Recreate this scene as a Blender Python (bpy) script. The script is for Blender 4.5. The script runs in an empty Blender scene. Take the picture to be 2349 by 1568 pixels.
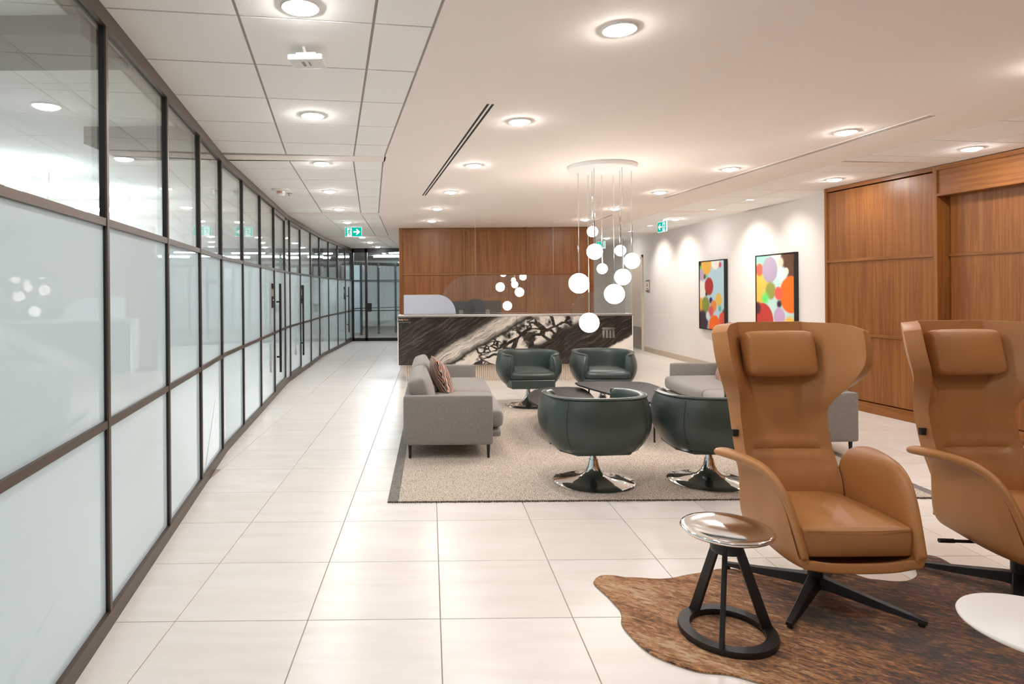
import bpy, bmesh, math, random
from mathutils import Vector, Matrix
random.seed(7)
S = bpy.context.scene
COL = S.collection
PI = math.pi

# ------------------------------------------------------------------ camera, world, exposure
CAMZ, CH = 1.487, 2.744
cam = bpy.data.cameras.new('camera')
cam.sensor_fit = 'HORIZONTAL'; cam.sensor_width = 36.0
cam.lens = 36.0 * 1423 / 2349
cam.shift_x = (1174.5 - 991.5) / 2349
cam.shift_y = (665.5 - 784) / 2349
cam.clip_start = 0.05; cam.clip_end = 200
camo = bpy.data.objects.new('camera', cam); COL.objects.link(camo)
camo.matrix_world = Matrix.Translation((0, 0, CAMZ)) @ Matrix.Rotation(PI / 2, 4, 'X') @ Matrix.Rotation(-.008, 4, 'Z')
S.camera = camo
W = bpy.data.worlds.new('daylight'); S.world = W; W.use_nodes = True
W.node_tree.nodes['Background'].inputs[0].default_value = (.76, .88, 1.0, 1)
W.node_tree.nodes['Background'].inputs[1].default_value = .5
S.view_settings.view_transform = 'Standard'
S.view_settings.look = 'None'
S.view_settings.gamma = 1.0
S.view_settings.use_curve_mapping = False
S.view_settings.exposure = 0.84
S.cycles.max_bounces = 9; S.cycles.diffuse_bounces = 6; S.cycles.glossy_bounces = 3; S.cycles.transparent_max_bounces = 14; S.cycles.adaptive_threshold = .1; S.cycles.caustics_reflective = False
DOWNLIGHT = 126.0     # radiance of a downlight lens
GLOBE = 15.0
WARM = (1.0, .972, .952)

# ------------------------------------------------------------------ node material helpers
def srgb(r, g, b):
    f = lambda v: (v / 255 / 12.92) if v / 255 <= .04045 else ((v / 255 + .055) / 1.055) ** 2.4
    return (f(r), f(g), f(b), 1)
class NT:
    def __init__(s, name):
        s.m = bpy.data.materials.new(name); s.m.use_nodes = True
        s.t = s.m.node_tree; s.t.nodes.clear()
        s.out = s.t.nodes.new('ShaderNodeOutputMaterial')
    def n(s, typ, **kw):
        nd = s.t.nodes.new('ShaderNode' + typ)
        for k, v in kw.items():
            if k.startswith('i_'):
                key = k[2:].replace('_', ' ')
                sock = nd.inputs[int(key)] if key.isdigit() else nd.inputs[key]
                if isinstance(v, bpy.types.NodeSocket): s.t.links.new(v, sock)
                else: sock.default_value = v
            else: setattr(nd, k, v)
        return nd
    def link(s, a, b): s.t.links.new(a, b)
    def math(s, op, a, b=0.0, clamp=False):
        nd = s.t.nodes.new('ShaderNodeMath'); nd.operation = op; nd.use_clamp = clamp
        for i, v in enumerate((a, b)):
            if isinstance(v, bpy.types.NodeSocket): s.t.links.new(v, nd.inputs[i])
            else: nd.inputs[i].default_value = v
        return nd.outputs[0]
    def mix(s, fac, a, b, mode='MIX'):
        nd = s.t.nodes.new('ShaderNodeMix'); nd.data_type = 'RGBA'; nd.blend_type = mode
        for i, v in ((0, fac), (6, a), (7, b)):
            if isinstance(v, bpy.types.NodeSocket): s.t.links.new(v, nd.inputs[i])
            else: nd.inputs[i].default_value = v
        return nd.outputs[2]
    def ramp(s, fac, stops, interp='LINEAR'):
        nd = s.t.nodes.new('ShaderNodeValToRGB'); cr = nd.color_ramp; cr.interpolation = interp
        while len(cr.elements) < len(stops): cr.elements.new(.5)
        for e, (p, c) in zip(cr.elements, stops): e.position = p; e.color = c
        s.t.links.new(fac, nd.inputs[0]); return nd.outputs[0]
    def smooth(s, x, a, b):
        nd = s.t.nodes.new('ShaderNodeMapRange'); nd.interpolation_type = 'SMOOTHSTEP'
        s.t.links.new(x, nd.inputs[0]); nd.inputs[1].default_value = a; nd.inputs[2].default_value = b
        return nd.outputs[0]
    def coord(s, scale=(1, 1, 1), kind='Object', rot=(0, 0, 0), loc=(0, 0, 0)):
        tc = s.n('TexCoord'); mp = s.n('Mapping')
        mp.inputs['Scale'].default_value = scale; mp.inputs['Rotation'].default_value = rot; mp.inputs['Location'].default_value = loc
        s.link(tc.outputs[kind], mp.inputs[0]); return mp.outputs[0]
    def noise(s, vec, scale, detail=4, rough=.55, dist=0):
        nd = s.n('TexNoise', i_Scale=scale, i_Detail=detail, i_Roughness=rough, i_Distortion=dist)
        if vec is not None: s.link(vec, nd.inputs['Vector'])
        return nd.outputs['Fac']
    def bsdf(s, base=None, rough=.5, metal=0, spec=.5, bump=None, bstr=.2, bdist=.005, **kw):
        b = s.n('BsdfPrincipled')
        def st(k, v):
            if v is None: return
            if isinstance(v, bpy.types.NodeSocket): s.link(v, b.inputs[k])
            else: b.inputs[k].default_value = v
        st('Base Color', base); st('Roughness', rough); st('Metallic', metal); st('Specular IOR Level', spec)
        for k, v in kw.items(): st(k.replace('_', ' '), v)
        if bump is not None:
            bp = s.n('Bump', i_Strength=bstr, i_Distance=bdist); s.link(bump, bp.inputs['Height']); s.link(bp.outputs[0], b.inputs['Normal'])
        return b.outputs[0]
    def done(s, sh): s.link(sh, s.out.inputs[0]); return s.m
def plain(name, col, rough=.5, metal=0, spec=.5, nz=None, bstr=.15, **kw):
    t = NT(name); bump = None
    base = col
    if nz:
        v = t.coord((nz, nz, nz)); nn = t.noise(v, 1.0, 3); bump = nn
        base = t.mix(nn, tuple(c * .9 for c in col[:3]) + (1,), tuple(min(1, c * 1.08) for c in col[:3]) + (1,))
    return t.done(t.bsdf(base, rough, metal, spec, bump, bstr, .002, **kw))
def emit(name, col, k):
    t = NT(name); return t.done(t.n('Emission', i_Color=tuple(col) + (1,), i_Strength=k).outputs[0])
def schlick(t, f0=.045, p=5.0, k=1.0):
    lw = t.n('LayerWeight', i_Blend=.5)
    return t.math('MULTIPLY', t.math('ADD', t.math('MULTIPLY', t.math('POWER', lw.outputs['Facing'], p), 1 - f0), f0), k)
def clear_glass(name, tint=(.95, .98, .975, 1), haze=0.0, hazecol=(.85, .88, .9, 1), k=1.0):
    t = NT(name)
    tr = t.n('BsdfTransparent', i_Color=tint).outputs[0]
    if haze:
        df = t.n('BsdfDiffuse', i_Color=hazecol).outputs[0]; tl = t.n('BsdfTranslucent', i_Color=hazecol).outputs[0]
        d2 = t.n('MixShader', i_0=.4); t.link(df, d2.inputs[1]); t.link(tl, d2.inputs[2])
        m0 = t.n('MixShader', i_0=haze); t.link(tr, m0.inputs[1]); t.link(d2.outputs[0], m0.inputs[2]); tr = m0.outputs[0]
    gl = t.n('BsdfGlossy', i_Roughness=0.0, i_Color=(1, 1, 1, 1)).outputs[0]
    mx = t.n('MixShader'); t.link(schlick(t, .05, 4.2, k), mx.inputs[0]); t.link(tr, mx.inputs[1]); t.link(gl, mx.inputs[2])
    return t.done(mx.outputs[0])
def frosted_glass(name, col):
    t = NT(name)
    df = t.n('BsdfDiffuse', i_Color=col).outputs[0]; tl = t.n('BsdfTranslucent', i_Color=col).outputs[0]
    d2 = t.n('MixShader', i_0=.45); t.link(df, d2.inputs[1]); t.link(tl, d2.inputs[2])
    gl = t.n('BsdfGlossy', i_Roughness=0.0, i_Color=(1, 1, 1, 1)).outputs[0]
    mx = t.n('MixShader'); t.link(schlick(t, .045, 5.0), mx.inputs[0]); t.link(d2.outputs[0], mx.inputs[1]); t.link(gl, mx.inputs[2])
    return t.done(mx.outputs[0])

# ------------------------------------------------------------------ mesh helpers
def mesh_obj(name, bm, mat, parent=None, loc=None, smooth=False, sub=0, solid=0, bevel=0, rotz=0, auto=None):
    me = bpy.data.meshes.new(name)
    bmesh.ops.recalc_face_normals(bm, faces=bm.faces)
    if smooth:
        for f in bm.faces: f.smooth = True
    bm.to_mesh(me); bm.free()
    if auto is not None:
        me.set_sharp_from_angle(angle=math.radians(auto))
    if mat: me.materials.append(mat)
    o = bpy.data.objects.new(name, me); COL.objects.link(o)
    if parent: o.parent = parent
    if loc: o.location = loc
    if rotz: o.rotation_euler.z = rotz
    if solid:
        m = o.modifiers.new('solid', 'SOLIDIFY'); m.thickness = solid; m.offset = 0
    if bevel:
        m = o.modifiers.new('bevel', 'BEVEL'); m.width = bevel; m.segments = 2; m.limit_method = 'ANGLE'; m.angle_limit = .6
    if sub:
        m = o.modifiers.new('sub', 'SUBSURF'); m.levels = sub; m.render_levels = sub
    return o
def empty(name, label, cat, loc=(0, 0, 0), rotz=0, group=None):
    o = bpy.data.objects.new(name, None); COL.objects.link(o); o.location = loc; o.rotation_euler.z = rotz
    o.empty_display_size = .1
    o['label'] = label; o['category'] = cat
    if group: o['group'] = group
    return o
def tag(o, label, cat, group=None):
    o['label'] = label; o['category'] = cat
    if group: o['group'] = group
    return o
def struct(o, label, cat='wall'):
    o['kind'] = 'structure'; o['label'] = label; o['category'] = cat; return o
def box(bm, x0, x1, y0, y1, z0, z1, mtx=None):
    vs = [bm.verts.new((x, y, z)) for z in (z0, z1) for y in (y0, y1) for x in (x0, x1)]
    for q in ((0, 2, 3, 1), (4, 5, 7, 6), (0, 1, 5, 4), (2, 6, 7, 3), (0, 4, 6, 2), (1, 3, 7, 5)):
        bm.faces.new([vs[i] for i in q])
    if mtx is not None:
        for v in vs: v.co = mtx @ v.co
    return vs
def boxo(name, dims, mat, parent=None, loc=None, bevel=0, rotz=0, mtx=None):
    bm = bmesh.new(); box(bm, *dims, mtx=mtx); return mesh_obj(name, bm, mat, parent, loc, bevel=bevel, rotz=rotz)
def prism(bm, pts, z0, z1):
    a = [bm.verts.new((p[0], p[1], z0)) for p in pts]; b = [bm.verts.new((p[0], p[1], z1)) for p in pts]
    n = len(pts)
    bm.faces.new(a); bm.faces.new(b[::-1])
    for i in range(n): bm.faces.new((a[i], a[(i + 1) % n], b[(i + 1) % n], b[i]))
def lathe(bm, prof, n=32, cx=0, cy=0, cap=True):
    rings = []
    for r, z in prof:
        if r < 1e-6: rings.append([bm.verts.new((cx, cy, z))])
        else: rings.append([bm.verts.new((cx + r * math.cos(2 * PI * i / n), cy + r * math.sin(2 * PI * i / n), z)) for i in range(n)])
    for a, b in zip(rings, rings[1:]):
        if len(a) == 1 and len(b) == 1: continue
        for i in range(n):
            j = (i + 1) % n
            if len(a) == 1: bm.faces.new((a[0], b[i], b[j]))
            elif len(b) == 1: bm.faces.new((a[i], a[j], b[0]))
            else: bm.faces.new((a[i], a[j], b[j], b[i]))
    if cap:
        for r in (rings[0], rings[-1]):
            if len(r) > 1: bm.faces.new(r)
def tube(bm, pts, rad, n=8, cap=True):
    pts = [Vector(p) for p in pts]; rings = []
    rads = rad if isinstance(rad, (list, tuple)) else [rad] * len(pts)
    up = Vector((0, 0, 1)); prevx = None
    for i, p in enumerate(pts):
        d = (pts[min(i + 1, len(pts) - 1)] - pts[max(i - 1, 0)]).normalized()
        x = prevx - d * prevx.dot(d) if prevx is not None else d.cross(up if abs(d.z) < .9 else Vector((1, 0, 0)))
        x.normalize(); prevx = x; y = d.cross(x)
        rings.append([bm.verts.new(p + (x * math.cos(2 * PI * k / n) + y * math.sin(2 * PI * k / n)) * rads[i]) for k in range(n)])
    for a, b in zip(rings, rings[1:]):
        for k in range(n): bm.faces.new((a[k], a[(k + 1) % n], b[(k + 1) % n], b[k]))
    if cap: bm.faces.new(rings[0][::-1]); bm.faces.new(rings[-1])
TS = [-1, -.94, -.8, -.55, -.2, .2, .55, .8, .94, 1]
def rbox(bm, hx, hy, hz, r, puff=(0, 0, 0), mtx=None, taper=None):
    """rounded box centred at the origin, optionally puffed on x / y / z sides"""
    cache = {}; n = len(TS)
    def vert(i, j, k):
        key = (i, j, k)
        if key in cache: return cache[key]
        a, b, c = TS[i], TS[j], TS[k]
        p = Vector((a * hx, b * hy, c * hz))
        q = Vector((max(-hx + r, min(hx - r, p.x)), max(-hy + r, min(hy - r, p.y)), max(-hz + r, min(hz - r, p.z))))
        d = p - q
        if d.length > 1e-9: p = q + d.normalized() * min(r, d.length if d.length < r else r)
        fx, fy, fz = 1 - a * a, 1 - b * b, 1 - c * c
        p.x += puff[0] * fy * fz * a; p.y += puff[1] * fx * fz * b; p.z += puff[2] * fx * fy * c
        if taper: p = taper(p, a, b, c)
        if mtx is not None: p = mtx @ p
        cache[key] = bm.verts.new(p); return cache[key]
    e = n - 1
    for i in range(e):
        for j in range(e):
            for k in (0, e):
                bm.faces.new((vert(i, j, k), vert(i + 1, j, k), vert(i + 1, j + 1, k), vert(i, j + 1, k)))
                bm.faces.new((vert(i, k, j), vert(i + 1, k, j), vert(i + 1, k, j + 1), vert(i, k, j + 1)))
                bm.faces.new((vert(k, i, j), vert(k, i + 1, j), vert(k, i + 1, j + 1), vert(k, i, j + 1)))
def rboxo(name, h, r, mat, parent=None, loc=None, puff=(0, 0, 0), mtx=None, sub=1, taper=None, rotz=0):
    bm = bmesh.new(); rbox(bm, *h, r, puff, mtx, taper)
    return mesh_obj(name, bm, mat, parent, loc, smooth=True, sub=sub, rotz=rotz)
def grid(bm, fn, nu, nv):
    vs = [[bm.verts.new(fn(i / (nu - 1), j / (nv - 1))) for j in range(nv)] for i in range(nu)]
    for i in range(nu - 1):
        for j in range(nv - 1): bm.faces.new((vs[i][j], vs[i + 1][j], vs[i + 1][j + 1], vs[i][j + 1]))
    return vs
def clone(root, label=None, loc=None, rotz=None):
    r = root.copy(); COL.objects.link(r)
    if label: r['label'] = label
    if loc: r.location = loc
    if rotz is not None: r.rotation_euler.z = rotz
    for ch in list(root.children):
        c = ch.copy(); COL.objects.link(c); c.parent = r
        for g in list(ch.children):
            d = g.copy(); COL.objects.link(d); d.parent = c
    return r
def lin(tab, x):
    if x <= tab[0][0]: return tab[0][1]
    for (a, va), (b, vb) in zip(tab, tab[1:]):
        if x <= b: return va + (vb - va) * (x - a) / (b - a)
    return tab[-1][1]
def lerp(tab, x):
    if x <= tab[0][0]: return tab[0][1]
    for (a, va), (b, vb) in zip(tab, tab[1:]):
        if x <= b:
            k = (x - a) / (b - a); k = k * k * (3 - 2 * k); return va + (vb - va) * k
    return tab[-1][1]

# ------------------------------------------------------------------ materials
M = {}
def mk_tile():
    t = NT('porcelain_tile'); v = t.coord((1.1, 5, 1), 'Object', (0, 0, .35))
    ri = t.n('ObjectInfo').outputs['Random']
    off = t.n('VectorMath', operation='ADD'); t.link(v, off.inputs[0])
    cb = t.n('CombineXYZ'); t.link(t.math('MULTIPLY', ri, 37.0), cb.inputs[0]); t.link(t.math('MULTIPLY', ri, 11.0), cb.inputs[1]); t.link(cb.outputs[0], off.inputs[1])
    n1 = t.noise(off.outputs[0], 1.6, 6, .6, .6); n2 = t.noise(off.outputs[0], 9, 3)
    base = t.mix(t.smooth(n1, .3, .75), srgb(240, 235, 229), srgb(230, 223, 215))
    base = t.mix(t.math('MULTIPLY', t.smooth(n2, .55, .8), .25), base, srgb(245, 240, 234))
    base = t.mix(t.math('MULTIPLY', ri, .35), base, srgb(227, 218, 208))
    return t.done(t.bsdf(base, .27, spec=.45))
M['tile'] = mk_tile()
M['grout'] = plain('tile_grout', srgb(176, 162, 149), .9)
def mk_ceiltile():
    t = NT('acoustic_tile'); v = t.coord((1, 1, 1)); n = t.noise(v, 160, 2)
    base = t.mix(n, srgb(246, 243, 238), srgb(252, 250, 247))
    return t.done(t.bsdf(base, .95, spec=.1))
M['act'] = mk_ceiltile()
M['gyp'] = plain('ceiling_paint', srgb(247, 237, 229), .9, spec=.2)
M['tbar'] = plain('ceiling_grid_metal', srgb(172, 163, 154), .6)
M['slotdark'] = plain('slot_black', (.012, .012, .012, 1), .7)
M['bronze'] = plain('dark_bronze_frame', srgb(92, 78, 68), .42, .55)
M['gasket'] = plain('black_frame_side', srgb(34, 33, 33), .45, .2)
M['clear'] = clear_glass('clear_glass')
M['frost'] = frosted_glass('frosted_glass', (.775, .875, .90, 1))
M['screenclear'] = clear_glass('screen_glass', (.96, .97, .96, 1), .03)
M['screenhaze'] = clear_glass('hazed_frosted_screen', (.9, .94, 1, 1), .6, (.74, .78, .86, 1))  # bluish haze in the colour stands for blurred daylight mirrored in the sheet
M['wallwhite'] = plain('wallcovering', srgb(226, 220, 214), .85, spec=.2)
M['baseb'] = plain('beige_baseboard', srgb(188, 172, 152), .6)
def mk_wood(name, axis=2, hue=.86, dark=.64):
    t = NT(name)
    sc = [14, 14, 14]; sc[axis] = .55
    v = t.coord(tuple(sc), 'Object'); n1 = t.noise(v, 1.5, 5, .6, .8)
    sc2 = [60, 60, 60]; sc2[axis] = 1.2
    n2 = t.noise(t.coord(tuple(sc2)), 1.3, 4, .6)
    sc3 = [4.2, 4.2, 4.2]; sc3[axis] = .22
    n3 = t.noise(t.coord(tuple(sc3)), 1.2, 2, .5, 1.2)
    a = tuple(c * dark for c in srgb(181, 118, 68 * hue)[:3]) + (1,)
    b = tuple(c * dark for c in srgb(148, 88, 46 * hue)[:3]) + (1,)
    d = tuple(c * dark for c in srgb(110, 62, 32 * hue)[:3]) + (1,)
    base = t.mix(t.smooth(n1, .3, .7), a, b)
    base = t.mix(t.math('MULTIPLY', t.smooth(n2, .52, .75), .55), base, d)
    base = t.mix(t.math('MULTIPLY', t.smooth(n3, .42, .7), .4), base, b)
    return t.done(t.bsdf(base, .36, spec=.35, bump=n2, bstr=.05))
M['wood'] = mk_wood('walnut_veneer_vertical', 2)
M['woodh'] = mk_wood('walnut_veneer_horizontal', 1)
M['woodx'] = mk_wood('walnut_trim_crosswise', 0)
def mk_leather(name, col, rough, spec=.5, sc=240, bs=.08, **kw):
    t = NT(name); v = t.coord((1, 1, 1))
    vo = t.n('TexVoronoi', i_Scale=sc); t.link(v, vo.inputs['Vector'])
    n = t.noise(v, 5, 3)
    base = t.mix(n, tuple(c * .88 for c in col[:3]) + (1,), tuple(c * 1.1 for c in col[:3]) + (1,))
    return t.done(t.bsdf(base, rough, spec=spec, bump=vo.outputs[0], bstr=bs, bdist=.0015, **kw))
M['tan'] = mk_leather('tan_leather', srgb(176, 122, 72), .42, .4)
M['stitch'] = plain('leather_stitching', srgb(150, 98, 55), .7)
M['green'] = mk_leather('dark_green_leather', srgb(56, 68, 63), .34, .5, 300, .04)
def mk_fabric(name, a, b, sc=380):
    t = NT(name)
    w1 = t.noise(t.coord((sc * .12, sc, sc * .12)), 1.0, 2); w2 = t.noise(t.coord((sc, sc * .1, sc)), 1.0, 2)
    n = t.math('ADD', t.math('MULTIPLY', w1, .5), t.math('MULTIPLY', w2, .5))
    base = t.mix(t.smooth(n, .35, .65), a, b)
    return t.done(t.bsdf(base, .92, spec=.15, bump=n, bstr=.3, bdist=.002, Sheen_Weight=.25))
M['sofa'] = mk_fabric('grey_wool_fabric', srgb(126, 121, 116), srgb(150, 144, 138), 1100)
def mk_rug():
    t = NT('flatweave_rug'); v = t.coord((1, 1, 1))
    wv = t.n('TexVoronoi', i_Scale=125.0); t.link(t.coord((1, .6, 1)), wv.inputs['Vector'])
    n = t.noise(t.coord((40, 6, 1)), 2.0, 3)
    f = t.math('ADD', t.math('MULTIPLY', wv.outputs['Distance'], .9), t.math('MULTIPLY', n, .45))
    base = t.ramp(f, [(.3, srgb(224, 213, 201)), (.6, srgb(205, 192, 178)), (.95, srgb(150, 138, 127))])
    return t.done(t.bsdf(base, .95, spec=.1, bump=wv.outputs['Distance'], bstr=.6, bdist=.004))
M['rug'] = mk_rug()
M['rugborder'] = mk_fabric('rug_grey_border', srgb(96, 92, 89), srgb(140, 134, 128), 200)
def mk_stripe():
    t = NT('striped_cushion_cloth'); v = t.coord((1, 1, 1), 'Object', (0.2, .45, .3))
    n = t.noise(v, 6, 2); sx = t.n('SeparateXYZ'); t.link(v, sx.inputs[0])
    f = t.math('FRACT', t.math('ADD', t.math('MULTIPLY', sx.outputs[1], 13.0), t.math('MULTIPLY', n, 1.4)))
    C = [srgb(30, 26, 28), srgb(204, 106, 62), srgb(232, 222, 208), srgb(98, 104, 128), srgb(40, 34, 36), srgb(206, 190, 168), srgb(190, 88, 52), srgb(122, 112, 110), srgb(60, 66, 92), srgb(224, 206, 182)]
    base = t.ramp(f, [(i / 10, c) for i, c in enumerate(C)], 'CONSTANT')
    return t.done(t.bsdf(base, .9, spec=.15))
M['stripe'] = mk_stripe()
M['chrome'] = plain('polished_chrome', (.82, .82, .82, 1), .05, 1.0)
M['alu'] = plain('polished_aluminium', (.86, .85, .84, 1), .1, 1.0)
M['black'] = plain('black_powder_coat', srgb(30, 29, 29), .42, .0, nz=300, bstr=.05)
M['blackwood'] = plain('black_stained_ash', srgb(38, 35, 34), .5, nz=30, bstr=.05)
M['white'] = plain('white_lacquer', srgb(235, 232, 228), .35)
M['whiteplastic'] = plain('white_plastic', srgb(232, 230, 226), .45)
M['steel'] = plain('brushed_steel', srgb(178, 172, 166), .32, .9, nz=120, bstr=.03)
M['greybox'] = plain('grey_painted_bulkhead', srgb(128, 124, 120), .8)
M['door'] = plain('pale_door_paint', srgb(214, 200, 186), .6)
M['monitor'] = plain('monitor_black_plastic', srgb(38, 37, 38), .35)
M['signgreen'] = emit('exit_sign_green', (.0, .38, .27), .8)
M['signwhite'] = emit('exit_sign_white', (.95, 1.0, 1.0), .56)
M['lens'] = emit('downlight_lens', WARM, DOWNLIGHT)
M['globe'] = emit('opal_globe', (1.0, .92, .84), GLOBE)
M['tube'] = emit('linear_lamp', (.80, .92, 1.0), 30)
M['ink'] = plain('dark_print', srgb(60, 55, 52), .7)
M['greyink'] = plain('grey_print', srgb(140, 134, 128), .7)
M['redink'] = plain('red_print', srgb(200, 88, 62), .7)
M['orangeink'] = plain('orange_print', srgb(236, 140, 84), .6)
M['creamink'] = plain('cream_print', srgb(232, 218, 200), .6)
M['carpet'] = plain('grey_carpet', srgb(136, 130, 122), .95, nz=70, bstr=.4)
def mk_marble(name, ox):
    """black-and-white brecciated stone, coordinates in metres along the counter (x) and up (z)"""
    t = NT(name)
    tc = t.n('TexCoord'); mp = t.n('Mapping'); mp.inputs['Location'].default_value = (ox, 0, 0); t.link(tc.outputs['Object'], mp.inputs[0])
    P = mp.outputs[0]
    nd = t.n('TexNoise', i_Scale=2.2, i_Detail=5.0, i_Roughness=.6); t.link(P, nd.inputs['Vector'])
    dv = t.n('VectorMath', operation='MULTIPLY_ADD'); t.link(nd.outputs['Color'], dv.inputs[0]); dv.inputs[1].default_value = (.20, 0, .20); t.link(P, dv.inputs[2])
    D = dv.outputs[0]
    sx = t.n('SeparateXYZ'); t.link(D, sx.inputs[0]); X, Z = sx.outputs[0], sx.outputs[2]
    X = t.math('SUBTRACT', X, .10); Z = t.math('SUBTRACT', Z, .10)
    # streaks along the diagonal
    rot = t.n('Mapping'); rot.inputs['Rotation'].default_value = (0, math.radians(32), 0); t.link(D, rot.inputs[0])
    st = t.n('Mapping'); st.inputs['Scale'].default_value = (1.3, 1, 17); t.link(rot.outputs[0], st.inputs[0])
    n1 = t.noise(st.outputs[0], 1.6, 8, .66, .7)
    st2 = t.n('Mapping'); st2.inputs['Scale'].default_value = (2.6, 1, 30); t.link(rot.outputs[0], st2.inputs[0])
    n2 = t.noise(st2.outputs[0], 2.0, 6, .7, .5)
    base = t.mix(t.smooth(n1, .42, .8), srgb(46, 41, 37), srgb(104, 95, 87))
    base = t.mix(t.smooth(n2, .66, .72), base, srgb(226, 216, 205))
    # pale diagonal band: distance from the line through (0.45, .22) and (1.95, 1.08)
    d = t.math('SUBTRACT', t.math('SUBTRACT', Z, .36), t.math('MULTIPLY', t.math('SUBTRACT', X, .70), .58))
    ad = t.math('ABSOLUTE', d)
    band = t.math('SUBTRACT', 1.0, t.smooth(ad, .05, .17))
    bandc = t.mix(t.smooth(n1, .35, .7), srgb(226, 217, 206), srgb(164, 153, 141))
    base = t.mix(t.math('MULTIPLY', band, t.smooth(n2, .3, .5)), base, bandc)
    # breccia: white boulders with dark seams right of the band
    vs = t.n('Mapping'); vs.inputs['Rotation'].default_value = (0, math.radians(25), 0); vs.inputs['Scale'].default_value = (1.0, 1, 1.6); t.link(D, vs.inputs[0])
    vo = t.n('TexVoronoi', feature='DISTANCE_TO_EDGE', i_Scale=2.9); t.link(vs.outputs[0], vo.inputs['Vector'])
    vb = t.n('TexVoronoi', feature='DISTANCE_TO_EDGE', i_Scale=9.0); t.link(vs.outputs[0], vb.inputs['Vector'])
    big = t.smooth(vo.outputs['Distance'], .06, .085); sml = t.smooth(vb.outputs['Distance'], .09, .15)
    pick = t.noise(vs.outputs[0], 1.7, 2)
    rock = t.mix(t.smooth(pick, .50, .60), big, sml)
    rz = t.math('MULTIPLY', t.smooth(d, -.16, -.24), t.math('SUBTRACT', 1.0, t.smooth(d, -.60, -.52)))
    rz = t.math('MULTIPLY', t.math('SUBTRACT', 1.0, t.smooth(d, -.22, -.16)), t.smooth(d, -.72, -.62))
    wob = t.noise(P, 3.0, 3); rz = t.math('MULTIPLY', rz, t.smooth(wob, .40, .5))
    white = t.mix(t.smooth(n2, .3, .75), srgb(236, 228, 218), srgb(204, 193, 181))
    base = t.mix(t.math('MULTIPLY', rz, rock), base, white)
    # second dark band then pale stone in the lower right corner
    d2 = t.math('SUBTRACT', t.math('SUBTRACT', Z, .405), t.math('MULTIPLY', t.math('SUBTRACT', X, 3.11), .42))
    low = t.math('SUBTRACT', 1.0, t.smooth(d2, -.03, .01)); low = t.math('MULTIPLY', low, t.smooth(X, 1.9, 2.15))
    base = t.mix(low, base, t.mix(t.smooth(n1, .5, .8), srgb(232, 224, 214), srgb(200, 190, 178)))
    return t.done(t.bsdf(base, .12, spec=.5))
def mk_blobs(name, bg, blobs):
    """soft round colour fields on a canvas; coordinates: u across 0..1, v up 0..1 (width units of the canvas)"""
    t = NT(name); tc = t.n('TexCoord'); sx = t.n('SeparateXYZ'); t.link(tc.outputs['Object'], sx.inputs[0])
    n = t.noise(tc.outputs['Object'], 3.0, 2)
    base = t.mix(n, bg[0], bg[1])
    for (u, v, r, col, soft) in blobs:
        du = t.math('SUBTRACT', sx.outputs[0], u); dv = t.math('SUBTRACT', sx.outputs[2], v)
        dd = t.math('SQRT', t.math('ADD', t.math('MULTIPLY', du, du), t.math('MULTIPLY', dv, dv)))
        k = t.math('SUBTRACT', 1.0, t.smooth(dd, r - soft, r + soft))
        base = t.mix(k, base, col)
    return t.done(t.bsdf(base, .5, spec=.3))
def mk_hide():
    t = NT('brindle_cowhide')
    tc = t.n('TexCoord'); mp = t.n('Mapping'); mp.inputs['Rotation'].default_value = (0, 0, .6); t.link(tc.outputs['Object'], mp.inputs[0])
    s1 = t.n('Mapping'); s1.inputs['Scale'].default_value = (11, 36, 1); t.link(mp.outputs[0], s1.inputs[0])
    n1 = t.noise(s1.outputs[0], 1.5, 8, .78, .9)
    s3 = t.n('Mapping'); s3.inputs['Scale'].default_value = (1.2, 3.0, 1); t.link(mp.outputs[0], s3.inputs[0])
    n3 = t.noise(s3.outputs[0], 1.6, 3, .6)
    s2 = t.n('Mapping'); s2.inputs['Scale'].default_value = (45, 260, 1); t.link(mp.outputs[0], s2.inputs[0])
    n2 = t.noise(s2.outputs[0], 1.0, 4, .7)
    sx = t.n('SeparateXYZ'); t.link(tc.outputs['Object'], sx.inputs[0])
    sp = t.math('MULTIPLY', t.math('SUBTRACT', t.smooth(sx.outputs[0], .8, 2.1), .25), .12)
    k = t.math('ADD', t.math('ADD', t.math('SUBTRACT', t.math('MULTIPLY', n1, .86), .12), t.math('MULTIPLY', n3, .34)), t.math('ADD', t.math('MULTIPLY', n2, .22), sp))
    base = t.ramp(k, [(.50, srgb(206, 176, 138)), (.57, srgb(184, 122, 62)), (.64, srgb(134, 80, 38)), (.70, srgb(70, 45, 30)), (.80, srgb(30, 22, 18))])
    return t.done(t.bsdf(base, .75, spec=.25, bump=n2, bstr=.8, bdist=.006, Sheen_Weight=.3))
M['hide'] = mk_hide()
M['hideback'] = plain('hide_suede_back', srgb(150, 140, 130), .9)

# ------------------------------------------------------------------ the shell: glass wall on the left
FACETS = [(-1.021, -.16), (-1.369, -.10), (-2.059, -.032), (-2.977, .032)]     # x = a + b*y
KINK = [-4.4, 5.8, 10.147, 14.344, 18.4]
def facet(y):
    for i in range(4):
        if y <= KINK[i + 1]: return i
    return 3
def gx(y):
    a, b = FACETS[facet(y)]; return a + b * y
def ywall(px):           # distance along the wall of a mullion seen at this column of the photograph
    for i, (a, b) in enumerate(FACETS):
        y = a / ((px - 991.5) / 1423 - b)
        if KINK[i] - .05 <= y <= KINK[i + 1] + .05: return y
    return 18.4
YP = [-4.4, -3.6, -2.75, -1.85, -.95, -.05, .88, 1.80] + [ywall(p) for p in (239, 380, 455.5, 505.5, 555, 596, 627.5, 652, 664, 688, 712, 732, 753, 774, 791.5)] + [18.36]
Z_T = (.905, 1.80)
wl = bpy.data.objects.new('wall_left', None); COL.objects.link(wl)
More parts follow.
